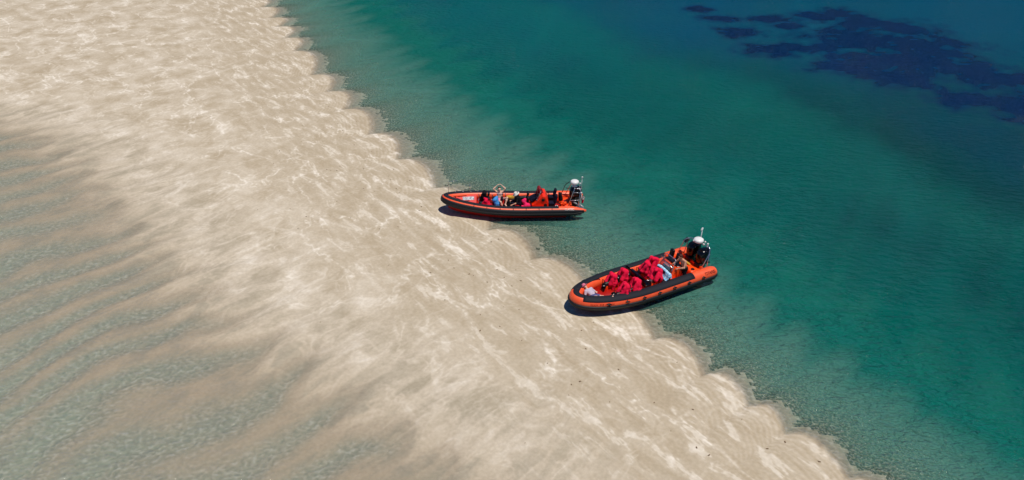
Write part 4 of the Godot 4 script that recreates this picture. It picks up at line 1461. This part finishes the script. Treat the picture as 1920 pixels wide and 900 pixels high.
	obj("sun_hat", lathe([Vector2(0.08, 0.03), Vector2(0.19, -0.005), Vector2(0.195, 0.004), Vector2(0.10, 0.045), Vector2(0.098, 0.10), Vector2(0.07, 0.135), Vector2(0.02, 0.145)], 20), m.pale_pink, rec, jr.head + jr.up * 0.03, Vector3(-1.0, 0, 0.25))
	# ---- the farther boat
	var jw := {
		"pelvis": Vector3(-0.80, 0.92, 0.10), "chest": Vector3(-0.81, 1.25, 0.04), "head": Vector3(-0.82, 1.55, 0.06), "face": Vector3(0.15, 0.05, 1).normalized(), "up": Vector3(0, 1, -0.05).normalized(),
		"shoulder": [Vector3(-0.99, 1.37, 0.03), Vector3(-0.63, 1.37, 0.03)], "elbow": [Vector3(-1.17, 1.56, 0.04), Vector3(-0.47, 1.58, 0.04)], "wrist": [Vector3(-0.97, 1.74, -0.02), Vector3(-0.67, 1.76, -0.02)], "palm": [Vector3(0, -1, 0.3), Vector3(0, -1, 0.3)],
		"hip": [Vector3(-0.90, 0.90, 0.14), Vector3(-0.70, 0.90, 0.14)], "knee": [Vector3(-0.74, 0.92, 0.52), Vector3(-0.36, 1.16, 0.42)], "ankle": [Vector3(-0.62, 0.52, 0.58), Vector3(-0.48, 0.80, 0.60)], "toe": [Vector3(-0.56, 0.48, 0.72), Vector3(-0.42, 0.78, 0.74)]}
	var wom := person("woman in a pale pink swimsuit with both arms raised behind her head", far, jw, m.pale_skin, m.hair_dark, 0.88)
	hair_on(wom, jw, m.hair_dark, 0.16)
	obj("swim_top", soft(torso_bones(jw, 0.010, 0.88).slice(2, 3), 0.016, 0.05), cloth(Color(0.93, 0.78, 0.78)), wom)
	var ws := torso_bones(jw, 0.016, 0.88).slice(0, 1)
	for k in 2:
		ws.append_array(leg_bones(jw, k, 0.018, 0.88, 0.35))
	obj("shorts", soft(ws, 0.018, 0.05), cloth(Color(0.95, 0.52, 0.72)), wom)
	var jh := {
		"pelvis": Vector3(0.36, 0.86, 0.42), "chest": Vector3(0.28, 1.14, 0.44), "head": Vector3(0.18, 1.40, 0.46), "face": Vector3(-0.85, -0.5, 0.1).normalized(), "up": Vector3(-0.5, 0.85, 0).normalized(),
		"shoulder": [Vector3(0.22, 1.24, 0.62), Vector3(0.22, 1.24, 0.28)], "elbow": [Vector3(0.20, 0.98, 0.76), Vector3(0.10, 1.0, 0.24)], "wrist": [Vector3(-0.06, 0.90, 0.80), Vector3(-0.12, 0.94, 0.34)], "palm": [Vector3(0, -1, 0), Vector3(0, -1, 0)],
		"hip": [Vector3(0.36, 0.84, 0.52), Vector3(0.36, 0.84, 0.34)], "knee": [Vector3(-0.04, 0.86, 0.60), Vector3(-0.06, 0.88, 0.30)], "ankle": [Vector3(-0.02, 0.42, 0.62), Vector3(-0.08, 0.42, 0.30)], "toe": [Vector3(-0.20, 0.37, 0.64), Vector3(-0.26, 0.37, 0.30)]}
	var hat := person("person in a white wide-brimmed hat and dark clothes sitting in the farther boat", far, jh, m.skin, m.hair_dark, 0.95)
	hair_on(hat, jh, m.hair_dark, 0.05)
	var ht := torso_bones(jh, 0.022, 0.95)
	for k in 2:
		ht.append_array(arm_bones(jh, k, 0.02, 0.95, false))
	obj("hoodie", soft(ht, 0.018, 0.05, fnl(172, 6.0, 2), 0.012), m.black_cloth, hat)
	var hl := torso_bones(jh, 0.016, 0.95).slice(0, 1)
	for k in 2:
		hl.append_array(leg_bones(jh, k, 0.02, 0.95))
	obj("trousers", soft(hl, 0.018, 0.05, fnl(173, 6.0, 2), 0.010), m.navy, hat)
	obj("sun_hat", lathe([Vector2(0.08, 0.03), Vector2(0.21, -0.01), Vector2(0.215, 0.0), Vector2(0.105, 0.045), Vector2(0.10, 0.11), Vector2(0.07, 0.14), Vector2(0.02, 0.15)], 22), m.white_cloth, hat, jh.head + jh.up * 0.045, Vector3(0, 0, 0.5))
	jacket("crimson jacket over the foremost near-side seat of the farther boat", "", on_far.call(Vector3(-1.74, 0.32, 0.36), -0.6), m.red_cloth, 11, 0.85)
	bundle("backpack", "black backpack standing on the foremost far-side seat of the farther boat", "backpack", on_far.call(Vector3(-1.72, 0.86, -0.22)), [[Vector3(0, 0, -0.06), 0.15, Vector3(0.02, 0.32, -0.05), 0.13], [Vector3(0, 0, 0.08), 0.15, Vector3(0.02, 0.30, 0.07), 0.12], [Vector3(-0.14, 0.02, 0), 0.10, Vector3(-0.13, 0.16, 0), 0.09]], m.black_cloth, 1)
	bundle("jacket", "bright blue jacket over the seat just left of the woman with raised arms", "jacket", on_far.call(Vector3(-1.02, 0.74, 0.40)), [[Vector3(0, 0.0, 0.06), 0.13, Vector3(0.0, 0.34, 0.0), 0.13], [Vector3(0.0, 0.1, 0), 0.14, Vector3(-0.08, 0.28, 0.05), 0.12], [Vector3(0.02, 0.40, 0), 0.08, Vector3(0.04, 0.48, -0.02), 0.06], [Vector3(0.08, 0.16, 0.08), 0.08, Vector3(0.14, -0.06, 0.12), 0.06]], m.blue_cloth, 2)
	bundle("jacket", "black jacket draped over the seat to the right of the woman with raised arms", "jacket", on_far.call(Vector3(-0.40, 0.62, 0.28)), [[Vector3(0.0, 0.30, -0.1), 0.12, Vector3(0.05, 0.34, 0.12), 0.12], [Vector3(0.02, 0.3, 0.05), 0.13, Vector3(-0.1, -0.06, 0.16), 0.13], [Vector3(0.06, 0.3, 0.05), 0.12, Vector3(0.18, -0.08, 0.20), 0.11]], m.black_cloth, 3)
	bundle("bag", "yellow dry bag lying on the far-side seat behind the hatted person's knees", "bag", on_far.call(Vector3(-0.12, 0.86, -0.12)), [[Vector3(-0.16, 0.02, 0.0), 0.14, Vector3(0.12, 0.03, 0.02), 0.15], [Vector3(0.16, 0.0, 0.06), 0.10, Vector3(0.26, -0.02, 0.10), 0.05]], m.yellow_cloth, 4, 0.03)
	bundle("jacket", "bright pink jacket bunched on the near-side seat just before the red console", "jacket", on_far.call(Vector3(0.74, 0.72, 0.50)), [[Vector3(-0.12, 0.22, -0.04), 0.13, Vector3(-0.06, 0.30, -0.06), 0.11], [Vector3(0.0, -0.02, 0.06), 0.15, Vector3(0.14, 0.0, 0.08), 0.14], [Vector3(-0.08, 0.14, 0.0), 0.10, Vector3(0.02, 0.02, 0.05), 0.13], [Vector3(-0.2, -0.05, 0.1), 0.07, Vector3(-0.05, -0.08, 0.1), 0.08]], m.pink_cloth, 5)
	bundle("jacket", "navy blue jacket lying on the sloping front of the red console", "jacket", on_far.call(Vector3(1.20, 0.98, 0.08)), [[Vector3(-0.12, -0.10, 0.0), 0.13, Vector3(0.18, 0.10, 0.02), 0.14], [Vector3(-0.10, -0.08, 0.22), 0.11, Vector3(0.16, 0.08, 0.22), 0.11], [Vector3(-0.16, -0.1, -0.2), 0.10, Vector3(0.1, 0.06, -0.2), 0.10]], m.navy, 6)
	bundle("jacket", "dark red patterned jacket hung over the windscreen of the red console", "jacket", on_far.call(Vector3(1.60, 1.34, 0.10)), [[Vector3(-0.06, 0.22, -0.22), 0.10, Vector3(-0.02, 0.22, 0.16), 0.11], [Vector3(-0.04, 0.2, 0.0), 0.12, Vector3(0.12, -0.14, 0.08), 0.12], [Vector3(-0.04, 0.2, -0.16), 0.11, Vector3(0.10, -0.10, -0.14), 0.11], [Vector3(-0.1, 0.18, 0.0), 0.10, Vector3(-0.22, -0.06, 0.02), 0.08]], _plaid(), 7)
	bundle("shoes", "pink shoes on the floor below the crimson jacket", "shoes", on_far.call(Vector3(-1.26, 0.42, 0.62)), [[Vector3(-0.06, 0.0, 0.0), 0.055, Vector3(0.10, 0.01, 0.02), 0.05], [Vector3(-0.04, 0.0, 0.12), 0.055, Vector3(0.12, 0.01, 0.13), 0.05]], m.pink_cloth, 8, 0.01, 0.015)
	bundle("bag", "small pink bag on the floor below the blue jacket", "bag", on_far.call(Vector3(-0.92, 0.44, 0.62)), [[Vector3(-0.06, 0.0, 0.0), 0.09, Vector3(0.08, 0.03, 0.02), 0.08]], m.pink_cloth, 9, 0.015, 0.015)
	bundle("rope_heap", "tangled orange rope heaped on the engine well of the farther boat", "rope", on_far.call(Vector3(2.98, 0.70, 0.30)), [[Vector3(-0.2, 0.02, -0.05), 0.05, Vector3(0.15, 0.06, 0.12), 0.05], [Vector3(0.15, 0.06, 0.12), 0.05, Vector3(0.0, 0.05, 0.25), 0.045], [Vector3(-0.15, 0.06, 0.2), 0.045, Vector3(0.22, 0.02, -0.1), 0.05], [Vector3(-0.1, 0.1, 0.0), 0.05, Vector3(0.1, 0.1, 0.22), 0.05]], m.orange, 10, 0.03, 0.018)
	bundle("backpack", "dark backpack behind the navy helm seats of the farther boat", "backpack", on_far.call(Vector3(2.86, 0.76, -0.16)), [[Vector3(0, 0, -0.06), 0.13, Vector3(-0.04, 0.30, -0.05), 0.11], [Vector3(0, 0, 0.08), 0.13, Vector3(-0.04, 0.28, 0.07), 0.10]], m.black_cloth, 11)
	var can := thing("canister", "white plastic canister leaning beside the navy helm seats", "canister", on_far.call(Vector3(2.66, 0.32, 0.70)))
	obj("canister_body", block(Vector3(0.20, 0.42, 0.26), 0.05, Vector2(0.85, 0.85), Vector2(-0.10, 0)), m.white, can)
	obj("canister_cap", lathe([Vector2(0.03, 0.0), Vector2(0.035, 0.01), Vector2(0.035, 0.04), Vector2(0.01, 0.045)], 12), m.dark_grey, can, Vector3(-0.10, 0.415, 0.05))
	bundle("jacket", "dark navy jacket on the far helm seat of the nearer boat, behind its windscreen", "jacket", on_near.call(Vector3(2.02, 0.98, -0.16)), [[Vector3(0.0, 0.0, -0.12), 0.12, Vector3(0.02, 0.26, -0.06), 0.12], [Vector3(0.0, 0.0, 0.1), 0.12, Vector3(0.04, 0.20, 0.06), 0.11], [Vector3(-0.12, 0.02, 0), 0.08, Vector3(-0.10, 0.18, 0.02), 0.08]], m.navy, 12)


func _plaid() -> StandardMaterial3D:
	var im := Image.create(64, 64, false, Image.FORMAT_RGB8)
	for y in 64:
		for x in 64:
			var c := Color(0.52, 0.10, 0.14)
			if (x / 8) % 3 == 0:
				c = c.lerp(Color(0.78, 0.34, 0.38), 0.5)
			if (y / 8) % 3 == 0:
				c = c.lerp(Color(0.15, 0.03, 0.06), 0.55)
			im.set_pixel(x, y, c)
	var p := paint(Color.WHITE, 0.85, 0.25)
	p.albedo_texture = ImageTexture.create_from_image(im)
	p.uv1_triplanar = true
	p.uv1_scale = Vector3.ONE * 4.0
	return p


func build_scraps() -> void:                       # small scraps of dry weed scattered over the bar
	var st := begin(true)
	tri(st, Vector3(-0.05, 0.004, -0.02), Vector3(0.06, 0.02, 0.0), Vector3(-0.01, 0.006, 0.035))
	tri(st, Vector3(-0.03, 0.016, 0.02), Vector3(0.03, 0.004, -0.03), Vector3(0.05, 0.012, 0.025))
	var mm := MultiMesh.new()
	mm.transform_format = MultiMesh.TRANSFORM_3D
	mm.mesh = done(st)
	var where := []
	var rng := RandomNumberGenerator.new()
	rng.seed = 5
	while where.size() < 120:
		var q := rng.randf_range(-60, -4)
		var d := -absf(rng.randfn(0.0, 4.5)) - 0.6
		var t := shore_t(q) + d
		if d < -13.0:
			continue
		var x := q * 0.6 + t * 0.8
		var z := q * 0.8 - t * 0.6
		where.append(Transform3D(Basis(Vector3.UP, rng.randf() * TAU).scaled(Vector3.ONE * rng.randf_range(0.5, 1.3)), Vector3(x, ground(x, z) + 0.003, z)))
	mm.instance_count = where.size()
	for i in where.size():
		mm.set_instance_transform(i, where[i])
	var o := MultiMeshInstance3D.new()
	o.name = "seaweed_scraps"
	o.multimesh = mm
	o.material_override = paint(Color(0.42, 0.33, 0.24), 0.9, 0.2)
	tag(o, "small brown scraps of dry seaweed scattered over the sandbar", "seaweed")
	o.set_meta("kind", "stuff")
	add_child(o)


func build_kelp() -> void:                         # the dark weed beds out in the deep water: fronds standing up from the sea floor to just under the surface
	var st := begin(true)
	var rng := RandomNumberGenerator.new()
	rng.seed = 9
	for k in 7:
		var a := TAU * k / 7.0 + rng.randf_range(-0.3, 0.3)
		var out := Vector3(cos(a), 0, sin(a))
		var side := Vector3(-sin(a), 0, cos(a)) * 0.10
		var lean := rng.randf_range(0.25, 0.6)
		var p0 := out * 0.05
		var p1 := out * lean * 0.5 + Vector3(0, 0.55, 0)
		var p2 := out * lean + Vector3(0, 0.9, 0)
		var p3 := out * (lean + 0.5) + Vector3(0, 0.98, 0)
		quad(st, p0 - side * 0.4, p0 + side * 0.4, p1 + side, p1 - side)
		quad(st, p1 - side, p1 + side, p2 + side, p2 - side)
		tri(st, p2 - side, p2 + side, p3)
	var mm := MultiMesh.new()
	mm.transform_format = MultiMesh.TRANSFORM_3D
	mm.mesh = done(st)
	var where := []
	var z := -94.0
	while z < -42.0:
		var x := 14.0
		while x < 70.0:
			var px := x + rng.randf_range(-0.35, 0.35)
			var pz := z + rng.randf_range(-0.35, 0.35)
			if kelp_mask(px, pz) > 0.25:
				var floor_y := ground(px, pz)
				var tall := minf(-floor_y - 0.6, 5.5) * rng.randf_range(0.6, 1.0) * clampf(0.4 + kelp_mask(px, pz), 0.0, 1.0)
				if tall > 0.2:
					where.append(Transform3D(Basis(Vector3.UP, rng.randf() * TAU).scaled(Vector3(1.0, tall, 1.0)), Vector3(px, floor_y, pz)))
			x += 0.62
		z += 0.62
	mm.instance_count = where.size()
	for i in where.size():
		mm.set_instance_transform(i, where[i])
	var o := MultiMeshInstance3D.new()
	o.name = "kelp_bed"
	o.multimesh = mm
	o.material_override = paint(Color(0.10, 0.10, 0.07), 0.8, 0.2)
	tag(o, "dark beds of kelp under the deep blue water towards the upper right", "kelp")
	o.set_meta("kind", "stuff")
	add_child(o)


func _ready() -> void:
	var cam := Camera3D.new()
	cam.name = "camera"
	cam.position = Vector3(0, 22, 0)
	cam.rotation_degrees = Vector3(-32, 0, 0)
	cam.fov = 2.0 * rad_to_deg(atan(tan(deg_to_rad(35.0)) * 900.0 / 1920.0))
	cam.far = 5000.0
	cam.near = 0.1
	add_child(cam)
	cam.current = true
	var sky_mat := ProceduralSkyMaterial.new()
	sky_mat.sky_top_color = Color(0.20, 0.38, 0.64)
	sky_mat.sky_horizon_color = Color(0.50, 0.70, 0.88)
	sky_mat.sky_curve = 0.12
	sky_mat.ground_bottom_color = Color(0.10, 0.25, 0.30)
	sky_mat.ground_horizon_color = Color(0.45, 0.60, 0.70)
	sky_mat.sky_energy_multiplier = 0.8
	var env := Environment.new()
	env.background_mode = Environment.BG_SKY
	env.sky = Sky.new()
	env.sky.sky_material = sky_mat
	env.ambient_light_source = Environment.AMBIENT_SOURCE_SKY
	env.tonemap_mode = Environment.TONE_MAPPER_LINEAR
	env.tonemap_exposure = 1.0
	env.sdfgi_enabled = true
	env.ssao_enabled = true
	env.ssil_enabled = true
	var world := WorldEnvironment.new()
	world.name = "world"
	world.environment = env
	add_child(world)
	var sun := DirectionalLight3D.new()
	sun.name = "sun"
	sun.light_energy = 1.2
	sun.light_color = Color(1.0, 0.965, 0.91)
	sun.light_angular_distance = 0.5
	sun.shadow_enabled = true
	add_child(sun)
	var to_sun := Vector3(0.85 * cos(deg_to_rad(74)), sin(deg_to_rad(74)), 0.52 * cos(deg_to_rad(74)))
	sun.look_at_from_position(to_sun * 100.0, Vector3.ZERO)

	noise_wide = fnl(1, 0.045, 3)
	noise_mid = fnl(2, 0.16, 3)
	noise_small = fnl(3, 0.14, 4)
	build_setting()
	var m := build_mats()
	var far_xf := Transform3D(Basis(Vector3.UP, deg_to_rad(1.2)), Vector3(0.07, 0.0, -38.5))
	var near_xf := Transform3D(Basis(Vector3.UP, deg_to_rad(28.3)), Vector3(6.44, 0.0, -30.30))
	build_far_boat(m, far_xf)
	build_near_boat(m, near_xf)
	build_loads(m, far_xf, near_xf)
	build_scraps()
	build_kelp()
